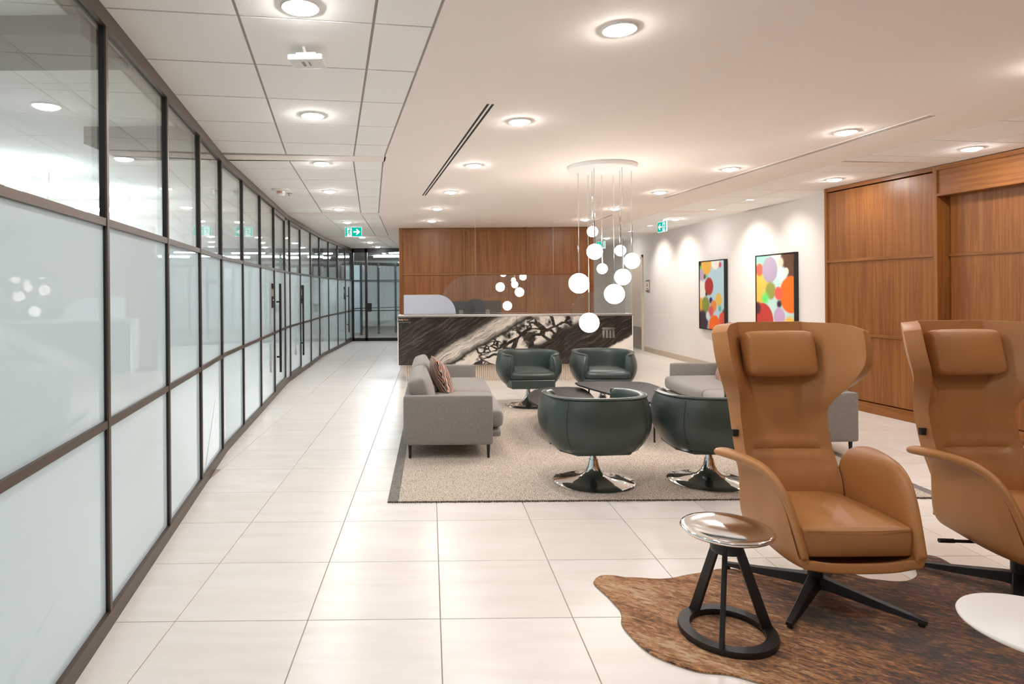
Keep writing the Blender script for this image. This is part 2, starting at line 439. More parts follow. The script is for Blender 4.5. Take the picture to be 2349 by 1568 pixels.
struct(wl, 'curved glass partition of frosted and clear panes in dark bronze frames')
def wallseg(name, y0, y1, z0, z1, d0, d1, mat, parent, bevel=0):
    """box following the glass line between y0 and y1; d0..d1 = offset into the lobby (+x)"""
    p0 = Vector((gx(y0 + 1e-4), y0)); p1 = Vector((gx(y1 - 1e-4), y1))
    d = (p1 - p0).normalized(); n = Vector((d.y, -d.x))
    bm = bmesh.new()
    pts = [p0 + n * d0, p0 + n * d1, p1 + n * d1, p1 + n * d0]
    prism(bm, [(p.x, p.y) for p in pts], z0, z1)
    return mesh_obj(name, bm, mat, parent, bevel=bevel)
doors_i = {14: 'door_1', 16: 'door_2', 22: 'door_3'}
DOORO = {}
cuts = sorted(set(YP + KINK[1:4]))
FR = .045
for y0, y1 in zip(cuts, cuts[1:]):
    i0 = max(i for i, y in enumerate(YP) if y <= y0 + 1e-6)
    par = wl
    if i0 in doors_i:
        if i0 not in DOORO:
            D = bpy.data.objects.new(doors_i[i0], None); COL.objects.link(D)
            struct(D, {14: 'nearer glass swing door with long black pull bar facing outwards', 16: 'middle glass swing door whose pull bar hides behind its stile', 22: 'farthest glass swing door at the end of the curved partition'}[i0], 'door'); DOORO[i0] = D
        par = DOORO[i0]
    base_z = .075 if i0 not in doors_i else .13
    wallseg('head_rail', y0, y1, CH - .075, CH, -.03, .026, M['bronze'], wl)
    wallseg('base_rail', y0, y1, 0, base_z, -.03, .026, M['bronze'], par)
    top = CH - .075
    if i0 in doors_i:
        wallseg('door_top_rail', y0, y1, CH - .14, CH - .08, -.04, .02, M['bronze'], par); top = CH - .14
    wallseg('frosted_pane', y0, y1, base_z, Z_T[0] - .017, -.008, .004, M['frost'], par)
    wallseg('frosted_pane', y0, y1, Z_T[0] + .017, Z_T[1] - .017, -.008, .004, M['frost'], par)
    wallseg('clear_pane', y0, y1, Z_T[1] + .017, top, -.008, .004, M['clear'], par)
    for z in Z_T: wallseg('transom', y0, y1, z - .017, z + .017, -.010, .021, M['bronze'], par)
for i, y in enumerate(YP[1:-1]):
    a, b = FACETS[facet(y)]
    p = wallseg('mullion', y - .022, y, .0 if (i + 1) in doors_i or i in doors_i else .075, CH - .07, -.010, .016, M['gasket'], wl)
    wallseg('mullion_face', y - .024, y + .002, .0 if (i + 1) in doors_i or i in doors_i else .075, CH - .07, .016, .024, M['bronze'], wl)
def pull(par, y, nx=1, out=.075, z0=.33, z1=1.60):
    px = gx(y); bm = bmesh.new()
    b = FACETS[facet(y)][1]; n = Vector((1, -b, 0)).normalized()
    c = Vector((px, y, 0))
    p = c + n * out
    box(bm, p.x - .015, p.x + .015, p.y - .015, p.y + .015, z0, z1)
    o = mesh_obj('pull_bar', bm, M['gasket'], par, bevel=.003)
    for z in (z0 + .22, z1 - .26):
        bm = bmesh.new(); q = c + n * .02
        tube(bm, [(q.x, q.y, z), (p.x, p.y, z)], .013, 8); mesh_obj('pull_bracket', bm, M['gasket'], o)
pull(DOORO[14], YP[14] + .12); pull(DOORO[16], YP[17] - .10); pull(DOORO[22], YP[22] + .16)
# card readers beside the doors
for y, lab in ((YP[14] - .16, 'black card reader on the mullion before the nearest glass door'), (YP[17] + .12, 'black card reader beyond the middle glass door'), (YP[22] - .16, 'black card reader before the farthest glass door')):
    e = empty('card_reader', lab, 'card reader', (gx(y) + .0, y, 0))
    wallx = -.03
    boxo('reader_body', (wallx, .02, -.055, .055, 1.26, 1.42), M['gasket'], e, bevel=.004)
    boxo('keypad', (wallx, .015, -.05, .05, 1.42, 1.53), M['greybox'], e)
    boxo('reader_hood', (wallx, .03, -.055, .055, 1.53, 1.60), M['gasket'], e, bevel=.004)
    boxo('indicator_light', (.02, .022, -.012, .012, 1.36, 1.38), M['whiteplastic'], e)

# ------------------------------------------------------------------ floor
fl = boxo('floor', (-9, 8, -4.7, 27, -.06, -.006), M['grout']); struct(fl, 'pale porcelain tile floor of the lobby', 'floor')
t06 = .6
bm = bmesh.new(); g = .0045
vs = box(bm, g / 2, t06 - g / 2, g / 2, t06 - g / 2, -.02, 0)
proto = mesh_obj('floor_tile', bm, M['tile'], fl, bevel=.0012)
RY = .004; c_, s_ = math.cos(RY), math.sin(RY)
def tilepos(i, j): return (-1.175 + i * t06 * c_ - j * t06 * s_, 2.8045 + i * t06 * s_ + j * t06 * c_)
cells = []
for j in range(-12, 26):
    for i in range(-3, 12):
        x, y = tilepos(i, j); xm, ym = x + .3, y + .3
        if ym > 18.2 or xm > 5.6: continue
        if xm < gx(min(max(ym, -4.3), 18.3)) - .25: continue
        vis = ym > 1.9 and -.75 * ym - .3 < xm < .98 * ym + .5
        d = math.hypot(xm, ym)
        cells.append((0 if vis else 1, d, x, y))
cells.sort()
first = True; rest = []
for k, (nv, d, x, y) in enumerate(cells):
    if k < 300:
        o = proto if first else proto.copy()
        if not first: COL.objects.link(o)
        first = False; o.location = (x, y, 0); o.rotation_euler.z = RY
    else: rest.append((x, y))
bm = bmesh.new()
for x, y in rest: box(bm, x + g / 2, x + t06 - g / 2, y + g / 2, y + t06 - g / 2, -.02, 0)
for y in range(-4, 26):      # side office floor
    for x in range(0): pass
o = mesh_obj('floor_tiles', bm, M['tile'], fl); o['kind'] = 'stuff'
cp = boxo('floor_office', (-9, -2.7, -4, 27, -.005, .002), M['carpet']); struct(cp, 'grey carpet floor of the office behind the glass partition', 'floor')
cp2 = boxo('floor_corridor', (-2.4, 6, 18.45, 27, -.005, .004), M['carpet']); struct(cp2, 'grey carpet floor of the corridor beyond the end glazing', 'floor')

# ------------------------------------------------------------------ ceiling
LE = [(-4.6, 1.224), (5.75, -.420), (5.90, -.449), (10.05, -.852), (10.2, -.861), (14.3, -.990), (14.5, -1.026), (18.4, -.900)]   # edge tiles/plaster left (y,x)
REd = [(-4.6, 5.668), (6.32, 4.106), (6.45, 4.092), (10.2, 3.768), (13.95, 3.618), (18.4, 3.70)]
ce = boxo('ceiling', (-9, 8, -4.7, 27, CH + .012, CH + .06), M['tbar']); struct(ce, 'plaster and tiled ceiling of the lobby', 'ceiling')
bm = bmesh.new(); prism(bm, [(x, y) for y, x in LE] + [(x, y) for y, x in REd[::-1]], CH, CH + .012)
mesh_obj('plaster_panel', bm, M['gyp'], ce)
def strip(name, pts, mat=None, z=CH):
    bm = bmesh.new(); prism(bm, pts, z, CH + .012); return mesh_obj(name, bm, mat or M['gyp'], ce)
TILES = []
def zone(origin, slope, y_rows, cols):
    """tiles in a zone: origin x of column line at y=0 = a; slope dx/dy"""
    a = origin; d = Vector((slope, 1)).normalized(); n = Vector((d.y, -d.x))
    L = math.sqrt(1 + slope * slope)
    for y0, y1 in zip(y_rows, y_rows[1:]):
        for c0, c1 in zip(cols, cols[1:]):
            if y1 - y0 < .05: continue
            gl, gt = .007, .0065
            p = []
            for (yy, cc) in ((y0 + gt, c0 + gl), (y0 + gt, c1 - gl), (y1 - gt, c1 - gl), (y1 - gt, c0 + gl)):
                q = Vector((a + slope * yy, yy)) + n * cc
                p.append((q.x, q.y))
            TILES.append(p)
def rows(y0, first_, y1, step=.603):
    r = [y0]; y = first_
    while y < y1 - .06: r.append(y); y += step
    r.append(y1); return r
LC = (-.62, 0, .615, .90)
zone(-.425, -.159, rows(-4.5, -4.41, 5.69), LC)
zone(-.786, -.0974, rows(5.95, 6.388, 9.96), LC)
zone(-1.446, -.0317, rows(10.26, 10.30, 14.2), LC)
zone(-2.40, .0322, rows(14.55, 14.6, 18.4), LC)
zone(5.64, -.143, rows(-4.5, -4.23, 6.28), (-.62, 0, .56))
zone(5.262, -.0872, rows(6.5, 6.80, 10.1), (-.60, 0, .75))
zone(4.794, -.041, rows(10.3, 10.8, 13.9), (-.60, 0, .95))
zone(3.98, .0178, rows(14.1, 14.3, 18.4), (-.60, 0, .95))
for k, p in enumerate(TILES):
    cxm = sum(q[0] for q in p) / 4; cym = sum(q[1] for q in p) / 4
    bm = bmesh.new(); prism(bm, [(q[0] - cxm, q[1] - cym) for q in p], CH, CH + .011)
    o = mesh_obj('ceiling_tile', bm, M['act'], ce, (cxm, cym, 0))
for y0, y1, yl in ((5.695, 5.945, 0), (9.965, 10.255, 0), (14.205, 14.545, 0)):
    strip('plaster_strip', [(gx(y0) + .01, y0 + .0), (lerp([(y, x) for y, x in LE], y0) - .003, y0 + .12), (lerp([(y, x) for y, x in LE], y1) - .003, y1 + .10), (gx(y1) + .01, y1 - .0)])
    
for y0, y1 in ((6.285, 6.495), (10.105, 10.295), (13.905, 14.095)):
    strip('plaster_strip', [(lin(REd, y0) + .002, y0 - .04), (5.9, y0 + .12), (5.9, y1 + .12), (lin(REd, y1) + .002, y1 - .04)], z=CH + .001)
# office ceiling behind glass
oc = bpy.data.objects.new('ceiling_office', None); COL.objects.link(oc); struct(oc, 'tiled office ceiling seen through the clear upper panes', 'ceiling')
bm = bmesh.new()
for j in range(0, 34):
    for i in range(0, 9):
        y = -3 + j * .61; x1 = gx(min(max(y + .3, -1.9), 18.3)) - .12 - i * .61
        sl = FACETS[facet(min(max(y, -1.9), 18.3))][1]
        prism(bm, [(x1 - .604, y + .004), (x1, y + .004), (x1 + sl * .6, y + .606), (x1 - .604 + sl * .6, y + .606)], CH - .002, CH + .011)
o = mesh_obj('ceiling_tiles', bm, M['act'], oc); o['kind'] = 'stuff'

# ------------------------------------------------------------------ walls
# end wall
def solidwall(name, pts, z0, z1, mat, label):
    bm = bmesh.new(); prism(bm, pts, z0, z1); o = mesh_obj(name, bm, mat); struct(o, label); return o
RW = [(8.0, 5.27), (14.2, 5.06), (18.4, 5.13)]
def rwx(y): 
    for (a, xa), (b, xb) in zip(RW, RW[1:]):
        if y <= b: return xa + (xb - xa) * (y - a) / (b - a)
    return RW[-1][1]
wr = solidwall('wall_right', [(5.27, 7.9), (5.06, 14.2), (5.13, 18.5), (5.9, 18.5), (5.9, 7.9)], 0, CH + .012, M['wallwhite'], 'white textured wall carrying two abstract paintings')
wend = solidwall('wall_end', [(1.2, 18.4), (5.2, 18.4), (5.2, 18.6), (1.2, 18.6)], 0, CH + .012, M['wallwhite'], 'plain wall closing the passage behind the reception')
bm = bmesh.new(); prism(bm, [(5.255, 7.95), (5.046, 14.2), (5.058, 14.84), (5.075, 14.84), (5.062, 14.2), (5.272, 7.95)], 0, .11)
bb = mesh_obj('baseboard_right', bm, M['baseb']); struct(bb, 'beige baseboard along the white wall', 'baseboard')

# panelled walnut wall behind reception
def wood_wall(name, label): 
    o = bpy.data.objects.new(name, None); COL.objects.link(o); struct(o, label); return o
wb = wood_wall('wall_back', 'freestanding walnut panelled wall behind the reception desk')
X0, X1, YB = -.662, 3.255, 12.5
boxo('wall_core', (X0, X1, YB + .03, YB + .30, 0, CH), M['wood'], wb)
xs = [X0 + .05, .647, 1.921, X1 - .05]; zs = [.10, .905, 1.811, CH - .05]
for xa, xb in zip(xs, xs[1:]):
    for za, zb in zip(zs, zs[1:]):
        bm = bmesh.new(); box(bm, xa + .012, xb - .012, -.0, .03, za + .012, zb - .012)
        o = mesh_obj('panel', bm, M['wood'], wb, (0, YB + .012, 0), bevel=.002)
for x in xs: boxo('stile', (x - .018, x + .018, YB - .012, YB + .03, 0, CH), M['wood'], wb, bevel=.002)
boxo('stile', (X0, X0 + .034, YB - .02, YB + .03, 0, CH), M['wood'], wb, bevel=.006); boxo('stile', (X1 - .034, X1, YB - .02, YB + .03, 0, CH), M['wood'], wb, bevel=.006)
for z in zs: boxo('rail', (X0 + .034, X1 - .034, YB - .008, YB + .03, z - .018, z + .018), M['woodx'], wb, bevel=.002)

# panelled walnut wall on the right with a recessed portal
ww = wood_wall('wall_right_wood', 'walnut panelled wall with recessed portal beside the tan chairs')
WA, WS = 6.314, -.16
wn = Vector((-1, WS)).normalized(); wd = Vector((WS, 1)).normalized()      # normal into the lobby
def wseg(name, y0, y1, z0, z1, d0, d1, mat, bevel=.002):
    """d = offset towards the lobby"""
    p0 = Vector((WA + WS * y0, y0)); p1 = Vector((WA + WS * y1, y1)); mid = (p0 + p1) / 2
    ln = (p1 - p0).length / 2
    bm = bmesh.new(); box(bm, -d1, -d0, -ln, ln, z0, z1)
    return mesh_obj(name, bm, mat, ww, (mid.x, mid.y, 0), bevel=bevel, rotz=math.atan2(-WS, 1))
wseg('wall_core', -4.5, 7.95, 0, CH, -.5, -.145, M['wood'])
def bay(y0, y1, off=0, ztop=CH - .05):
    zz = [.12, .915, 1.815, ztop]
    for za, zb in zip(zz, zz[1:]): wseg('panel', y0 + .012, y1 - .012, za + .012, zb - .012, off - .145, off - .012, M['wood'])
    for z in zz[1:3]: wseg('rail', y0, y1, z - .018, z + .018, off - .02, off + .004, M['woodh'])
    wseg('plinth', y0, y1, 0, .12, off - .145, off + .006, M['woodh'])
bay(6.52, 7.93)
wseg('rail', 6.50, 7.95, CH - .05, CH - .004, -.02, .006, M['woodh']); wseg('stile', 7.915, 7.95, 0, CH - .004, -.14, .012, M['wood']); wseg('stile', 6.47, 6.515, 0, CH - .004, -.145, .012, M['wood'])
# portal: header, jamb, recessed panels
wseg('header_panel', 2.6, 6.47, 2.45, CH - .05, -.145, -.004, M['woodh']); wseg('header_rail', 2.6, 6.47, CH - .05, CH - .004, -.02, .012, M['woodh']); wseg('header_rail', 2.6, 6.47, 2.425, 2.452, -.145, .012, M['woodh'])
def rbay(y0, y1): 
    zz = [.12, .915, 1.815, 2.62]
    for za, zb in zip(zz, zz[1:]): wseg('panel', y0 + .01, y1 - .01, za + .012, zb - .012, -.146, -.13, M['wood'])
    for z in zz[1:3]: wseg('rail', y0, y1, z - .018, z + .018, -.146, -.118, M['woodh'])
    wseg('plinth', y0, y1, 0, .12, -.146, -.11, M['woodh'])
rbay(4.55, 6.46); rbay(2.62, 4.54)
wseg('stile', 2.55, 2.6, 0, CH - .004, -.145, .012, M['wood']); bay(.7, 2.54); bay(-1.2, .69); bay(-2.9, -1.21); bay(-4.4, -2.91)
wseg('rail', -4.4, 2.54, CH - .05, CH - .004, -.02, .006, M['woodh'])
# return between walnut end and white wall
boxo('end_return', (5.05, 5.30, 7.93, 7.95, 0, CH), M['wood'], ww)

wc = bpy.data.objects.new('wall_front', None); COL.objects.link(wc); struct(wc, 'plain grey wall behind the camera position')
for a in ((-.6, 3.0, 0, CH), (3.0, 7.2, 0, CH)): boxo('wall_piece', (a[0], a[1], -4.55, -4.42, a[2], a[3]), M['greybox'], wc)
# glazed end of the passage
ge = wood_wall('wall_end_glazing', 'black framed glass screen and door at the far end of the passage')
YE = 18.4
def fr(name, x0, x1, z0, z1, d=.04, mat='gasket'): return boxo(name, (x0, x1, YE - d, YE + d, z0, z1), M[mat], ge)
fr('corner_post', -2.42, -2.32, 0, CH); fr('post', -1.99, -1.92, 0, CH); fr('head', -2.4, .2, CH - .12, CH); fr('sill', -2.4, .2, 0, .09)
for z in (.90, 1.795): fr('transom', -2.32, .2, z - .012, z + .012, .025)
for x0, x1 in ((-2.32, -1.99), (-1.92, .2)):
    for z0, z1 in ((.09, .888), (.912, 1.783), (1.807, CH - .12)):
        fr('clear_pane', x0, x1, z0, z1, .005, 'clear')
fr('door_handle_plate', -1.93, -1.80, .87, 1.12, .07)
# corridor beyond: pale partition with dark posts
cw = wood_wall('wall_corridor', 'curved glazed office partition beyond the end glazing')
for k in range(9):
    xa, ya = -2.9 + k * .50 + .012 * k * k, 20.3 + k * .55
    xb, yb = -2.9 + (k + 1) * .50 + .012 * (k + 1) ** 2, 20.3 + (k + 1) * .55
    bm = bmesh.new(); prism(bm, [(xa, ya), (xb, yb), (xb, yb + .02), (xa, ya + .02)], .08, 2.35)
    mesh_obj('pane', bm, M['frost'] if k in (0, 5, 6) else M['clear'], cw)
    boxo('post', (xa - .035, xa + .035, ya - .05, ya + .03, 0, 2.45), M['gasket'], cw)
    bm = bmesh.new(); prism(bm, [(xa, ya - .03), (xb, yb - .03), (xb, yb + .03), (xa, ya + .03)], 2.35, 2.45); mesh_obj('head', bm, M['gasket'], cw)
    for z in (.9, 1.8):
        bm = bmesh.new(); prism(bm, [(xa, ya - .02), (xb, yb - .02), (xb, yb + .02), (xa, ya + .02)], z - .012, z + .012); mesh_obj('transom', bm, M['gasket'], cw)
cwb = solidwall('wall_corridor_back', [(-9, 26), (6, 26), (6, 26.2), (-9, 26.2)], 0, CH, M['wallwhite'], 'pale wall far behind the corridor partition')
for k, (x, y) in enumerate(((-1.9, 19.3), (-.9, 20.2), (-1.6, 22.4), (-.2, 22.9))):
    tag(boxo('linear_lamp', (x - .5, x + .5, y - .04, y + .04, CH - .05, CH + .006), M['tube']), 'slim white linear ceiling lamp beyond the end glazing, %s from the door' % ('nearest', 'second', 'third', 'farthest')[k], 'lamp', 'corridor linear lamps')

# office behind the glass: bulkhead, far columns
ob = boxo('trim_1', (-2.62, -1.92, 4.68, 5.3, CH - .13, CH), M['greybox']); struct(ob, 'grey ceiling bulkhead inside the near office', 'bulkhead')
ob = boxo('trim_2', (-6.5, -1.58, 2.80, 3.25, CH - .09, CH), M['greybox']); struct(ob, 'grey ceiling bulkhead in the office beside the first pane', 'bulkhead')
for k, (y0, y1) in enumerate(((8.4, 8.6), (13.0, 13.2))):
    o = boxo('wall_office_%d' % (k + 1), (-9, gx(y0) - .06, y0, y1, 0, CH), M['wallwhite']); struct(o, ('pale cross wall between the offices near the nearest glass door', 'pale cross wall between the offices near the end of the partition')[k])
ow = solidwall('wall_office_far', [(-9, 8.4), (-8.8, 8.4), (-8.8, 26), (-9, 26)], 0, CH, M['greybox'], 'grey far wall of the deeper offices')
k = 0
for y in (1.2, 3.0, 6.0, 7.6, 9.6, 11.4, 14.4, 16.4):
    for x in (-4.2, -6.4):
        k += 1
        e = empty('office_lamp', 'slim linear lamp hung low to brighten the offices behind the glass, %s row, %s along it' % ('nearer' if x > -5 else 'farther', ('first', 'second', 'third', 'fourth', 'fifth', 'sixth', 'seventh', 'eighth')[(k - 1) // 2]), 'lamp', (x, y, CH), 0, 'office linear lamps')
        boxo('light_bar', (-.6, .6, -.05, .05, -.26, -.22), M['tube'], e)  # bars dropped on added hangers, cool tint, to brighten office ceiling and panes
        for xx in (-.5, .5): boxo('hanger', (xx - .004, xx + .004, -.004, .004, -.22, .0), M['steel'], e)

# ------------------------------------------------------------------ ceiling fittings
bm = bmesh.new(); lathe(bm, [(.088, 0), (.088, -.004), (.083, -.009), (.074, -.008), (.068, .0)], 36, cap=False)
dl = empty('downlight', '', 'downlight'); trim_p = mesh_obj('trim_ring', bm, M['whiteplastic'], dl, smooth=True)
bm = bmesh.new(); lathe(bm, [(.069, -.002), (.0615, -.0145), (.037, -.0245), (0, -.028)], 32, cap=False); lens_p = mesh_obj('lens', bm, M['lens'], dl, smooth=True)
ORD = ['nearest', 'second', 'third', 'fourth', 'fifth', 'sixth', 'seventh', 'eighth', 'ninth', 'tenth', 'eleventh']
used = [False]
def downs(pts, fmt, group):
    for i, (x, y) in enumerate(pts):
        if not used[0]: o = dl; used[0] = True
        else: o = clone(dl)
        o.location = (x, y, CH); o['label'] = fmt % ORD[i]; o['group'] = group; o['category'] = 'downlight'
downs([(-.572, 2.74), (-.845, 4.431), (-1.076, 6.094), (-1.275, 7.798), (-1.416, 9.504), (-1.537, 11.317), (-1.628, 14.521), (-1.603, 16.109), (-1.553, 17.799)], '%s round downlight in the tiled ceiling beside the glass wall', 'downlights by the glass wall')
downs([(.916, 3.001), (.663, 4.635), (.43, 6.26), (.247, 7.944), (.087, 9.545), (.006, 11.215)], '%s round downlight in the plaster ceiling on the glass wall side', 'downlights in the plaster ceiling')
downs([(3.364, 5.026), (3.157, 6.551), (2.985, 8.101), (2.867, 9.714), (2.769, 11.201)], '%s round downlight in the plaster ceiling on the walnut wall side', 'downlights in the plaster ceiling')
downs([(4.943, 5.668), (4.703, 7.238), (4.417, 11.247), (4.339, 15.381)], '%s round downlight in the tiled ceiling beside the right-hand wall', 'downlights by the right wall')
for (x, y) in [(-.31, 1.05), (1.15, 1.37), (3.53, 3.5), (3.75, 1.98), (5.19, 4.1)]:
    o = clone(dl); o.location = (x, y, CH); o['label'] = 'round downlight in the ceiling around and behind the camera position'; o['group'] = 'downlights out of view'; o['category'] = 'downlight'
# wall washers
bm = bmesh.new(); lathe(bm, [(.07, 0), (.07, -.004), (.06, -.006), (.055, .0)], 28, cap=False)
wsh = empty('wall_washer', '', 'wall washer'); mesh_obj('trim_ring', bm, M['whiteplastic'], wsh, smooth=True)
bm = bmesh.new(); lathe(bm, [(.057, -.001), (0, -.0015)], 28, cap=False); mesh_obj('lens', bm, emit('washer_lens', WARM, 6), wsh)
for i, (x, y) in enumerate(((4.551, 8.87), (4.468, 9.9), (4.36, 12.4), (4.36, 13.6))):
    o = wsh if i == 0 else clone(wsh)
    o.location = (x, y, CH); o['label'] = '%s small wall washer in the tiled ceiling aimed at the white wall' % ORD[i]; o['group'] = 'wall washers'; o['category'] = 'wall washer'
    L = bpy.data.lights.new('washer_beam', 'SPOT'); L.energy = 24; L.spot_size = math.radians(96); L.spot_blend = 1.0; L.color = (1, .93, .86); L.shadow_soft_size = .04
    lo = bpy.data.objects.new('washer_beam', L); COL.objects.link(lo); lo.parent = o; lo.location = (0, 0, -.02)
    dirv = Vector((rwx(y) - x, 0, -1.05)).normalized(); lo.rotation_euler = dirv.to_track_quat('-Z', 'Y').to_euler()
# slot diffusers
def slot(p0, p1, w, label):
    p0, p1 = Vector(p0), Vector(p1); d = p1 - p0; L = d.length; ang = math.atan2(-d.x, d.y)
    e = empty('slot_diffuser', label, 'air diffuser', ((p0.x + p1.x) / 2, (p0.y + p1.y) / 2, CH), ang)
    boxo('backing', (-w * .42, w * .42, -L / 2 + .02, L / 2 - .02, -.0008, .001), M['slotdark'], e)
    for x0, x1 in ((-.5, -.22), (-.06, .06), (.22, .5)): boxo('blade', (x0 * w, x1 * w, -L / 2, L / 2, -.0022, .0), M['gyp'], e)
    for s in (-1, 1): boxo('end_cap', (-w / 2, w / 2, s * L / 2 - .015, s * L / 2 + .015, -.002, 0), M['gyp'], e)
slot((.407, 4.18), (-.103, 8.24), .12, 'long black double-slot air diffuser in the plaster ceiling near the glass wall')
slot((3.70, 4.55), (3.24, 8.65), .10, 'long double-slot air diffuser in the plaster ceiling toward the walnut wall')
slot((3.07, 10.5), (3.02, 11.8), .10, 'short double-slot air diffuser above the end of the reception desk')
# wireless access point
e = empty('access_point', 'white square wireless access point hung below the tiled ceiling', 'access point', (-.633, 3.20, 2.672), -.03)
rboxo('housing', (.09, .072, .016), .010, M['whiteplastic'], e, sub=1)
boxo('mount_plate', (-.05, .05, -.045, .045, .016, .03), M['whiteplastic'], e)
bm = bmesh.new(); tube(bm, [(-.01, .0, .03), (-.02, -.01, .075)], .008, 8); mesh_obj('conduit', bm, M['whiteplastic'], e)
for x, h in ((-.02, .03), (-.012, .03), (.015, .026)): boxo('printed_line', (x - .0025, x + .0025, -h - .01, h - .01, -.0178, -.017), M['greyink'], e)
# fire strobe and sprinkler
e = empty('fire_strobe', 'round white ceiling fire alarm strobe with red letters', 'fire alarm', (-1.86, 7.65, CH), 0)
bm = bmesh.new(); lathe(bm, [(.11, 0), (.11, -.012), (.09, -.022), (0, -.022)], 28); mesh_obj('base', bm, M['whiteplastic'], e, smooth=True, auto=35)
bm = bmesh.new(); lathe(bm, [(.05, -.02), (.05, -.06), (.035, -.078), (0, -.08)], 24); mesh_obj('strobe_dome', bm, M['whiteplastic'], e, smooth=True, auto=35)
def text(name, body, size, mat, parent, loc, rot, extrude=.001, align='CENTER'):
    cu = bpy.data.curves.new(name, 'FONT'); cu.body = body; cu.size = size; cu.extrude = extrude; cu.align_x = align; cu.align_y = 'CENTER'
    ob = bpy.data.objects.new(name, cu); COL.objects.link(ob)
    dg = bpy.context.evaluated_depsgraph_get(); me = bpy.data.meshes.new_from_object(ob.evaluated_get(dg)); bpy.data.objects.remove(ob)
    me.materials.clear(); me.materials.append(mat)
    o = bpy.data.objects.new(name, me); COL.objects.link(o); o.parent = parent; o.location = loc; o.rotation_euler = rot
    return o
text('lettering', 'FIRE', .036, M['redink'], e, (0, -.0515, -.04), (PI / 2, 0, 0), .0015)
tag(mesh_obj('sprinkler_head', (lambda b: (lathe(b, [(.04, 0), (.04, -.004), (.015, -.008), (.012, -.03), (.02, -.032), (0, -.034)], 20), b)[1])(bmesh.new()), M['steel'], None, (-1.82, 7.95, CH)), 'small sprinkler head in the ceiling beside the fire strobe', 'sprinkler')
def exit_sign(label, loc, rotz, flip, ww_=.315, hh=.172):
    e = empty('exit_sign', label, 'exit sign', loc, rotz, 'green exit signs')
    boxo('housing', (-ww_ / 2 - .008, ww_ / 2 + .008, -.012, .012, -hh - .008, .008), M['signwhite'], e)
    boxo('hanger', (-.04, .04, -.01, .01, .008, CH - loc[2]), M['whiteplastic'], e)
    for s in (-1, 1):
        fx = flip * (1 if s == -1 else -1)
        boxo('green_field', (-ww_ / 2, ww_ / 2, s * .012 - .001, s * .012 + .001, -hh, 0), M['signgreen'], e)
        yy = s * .0135
        mx = lambda x0, x1: (min(x0 * fx, x1 * fx), max(x0 * fx, x1 * fx))
        a, b = mx(-.125, -.03); boxo('doorway', (a, b, yy - .0008, yy + .0008, -hh, -.012), M['signwhite'], e)
        # running figure
        bm = bmesh.new(); yg = s * .0148
        def limb(pts, w):
            for p, q in zip(pts, pts[1:]):
                p, q = Vector(p), Vector(q); d = (q - p).normalized(); n = Vector((-d.y, d.x)) * w
                vv = [bm.verts.new(((c.x) * fx, yg, c.y)) for c in (p + n, q + n, q - n, p - n)]; bm.faces.new(vv)
        limb([(-.075, -.045), (-.085, -.09)], .011); limb([(-.085, -.09), (-.062, -.115), (-.072, -.15)], .007); limb([(-.085, -.09), (-.10, -.12), (-.13, -.125)], .007)
        limb([(-.075, -.05), (-.052, -.068), (-.04, -.055)], .005); limb([(-.075, -.05), (-.102, -.06), (-.112, -.085)], .005)
        cc = [bm.verts.new(((-.066 + .012 * math.cos(k * PI / 5)) * fx, yg, -.029 + .012 * math.sin(k * PI / 5))) for k in range(10)]; bm.faces.new(cc)
        mesh_obj('running_figure', bm, M['signgreen'], e, solid=.0006)
        bm = bmesh.new()
        P = [(.0, -.07), (.075, -.07), (.045, -.03), (.075, -.03), (.135, -.086), (.075, -.142), (.045, -.142), (.075, -.102), (.0, -.102)]
        bm.faces.new([bm.verts.new((x * fx, s * .0138, z)) for x, z in P]); mesh_obj('arrow', bm, M['signwhite'], e, solid=.0006)
    return e
exit_sign('green exit sign with right arrow hanging near the glass wall', (-1.528, 12.1, 2.722), 0, 1)
exit_sign('green exit sign hanging by the white wall, seen edge-on beside the paintings', (4.22, 11.35, 2.70), -PI / 2 + .12, -1)
exit_sign('farthest green exit sign, in the passage behind the reception wall', (4.2, 15.4, 2.66), -PI / 2 + .35, -1)

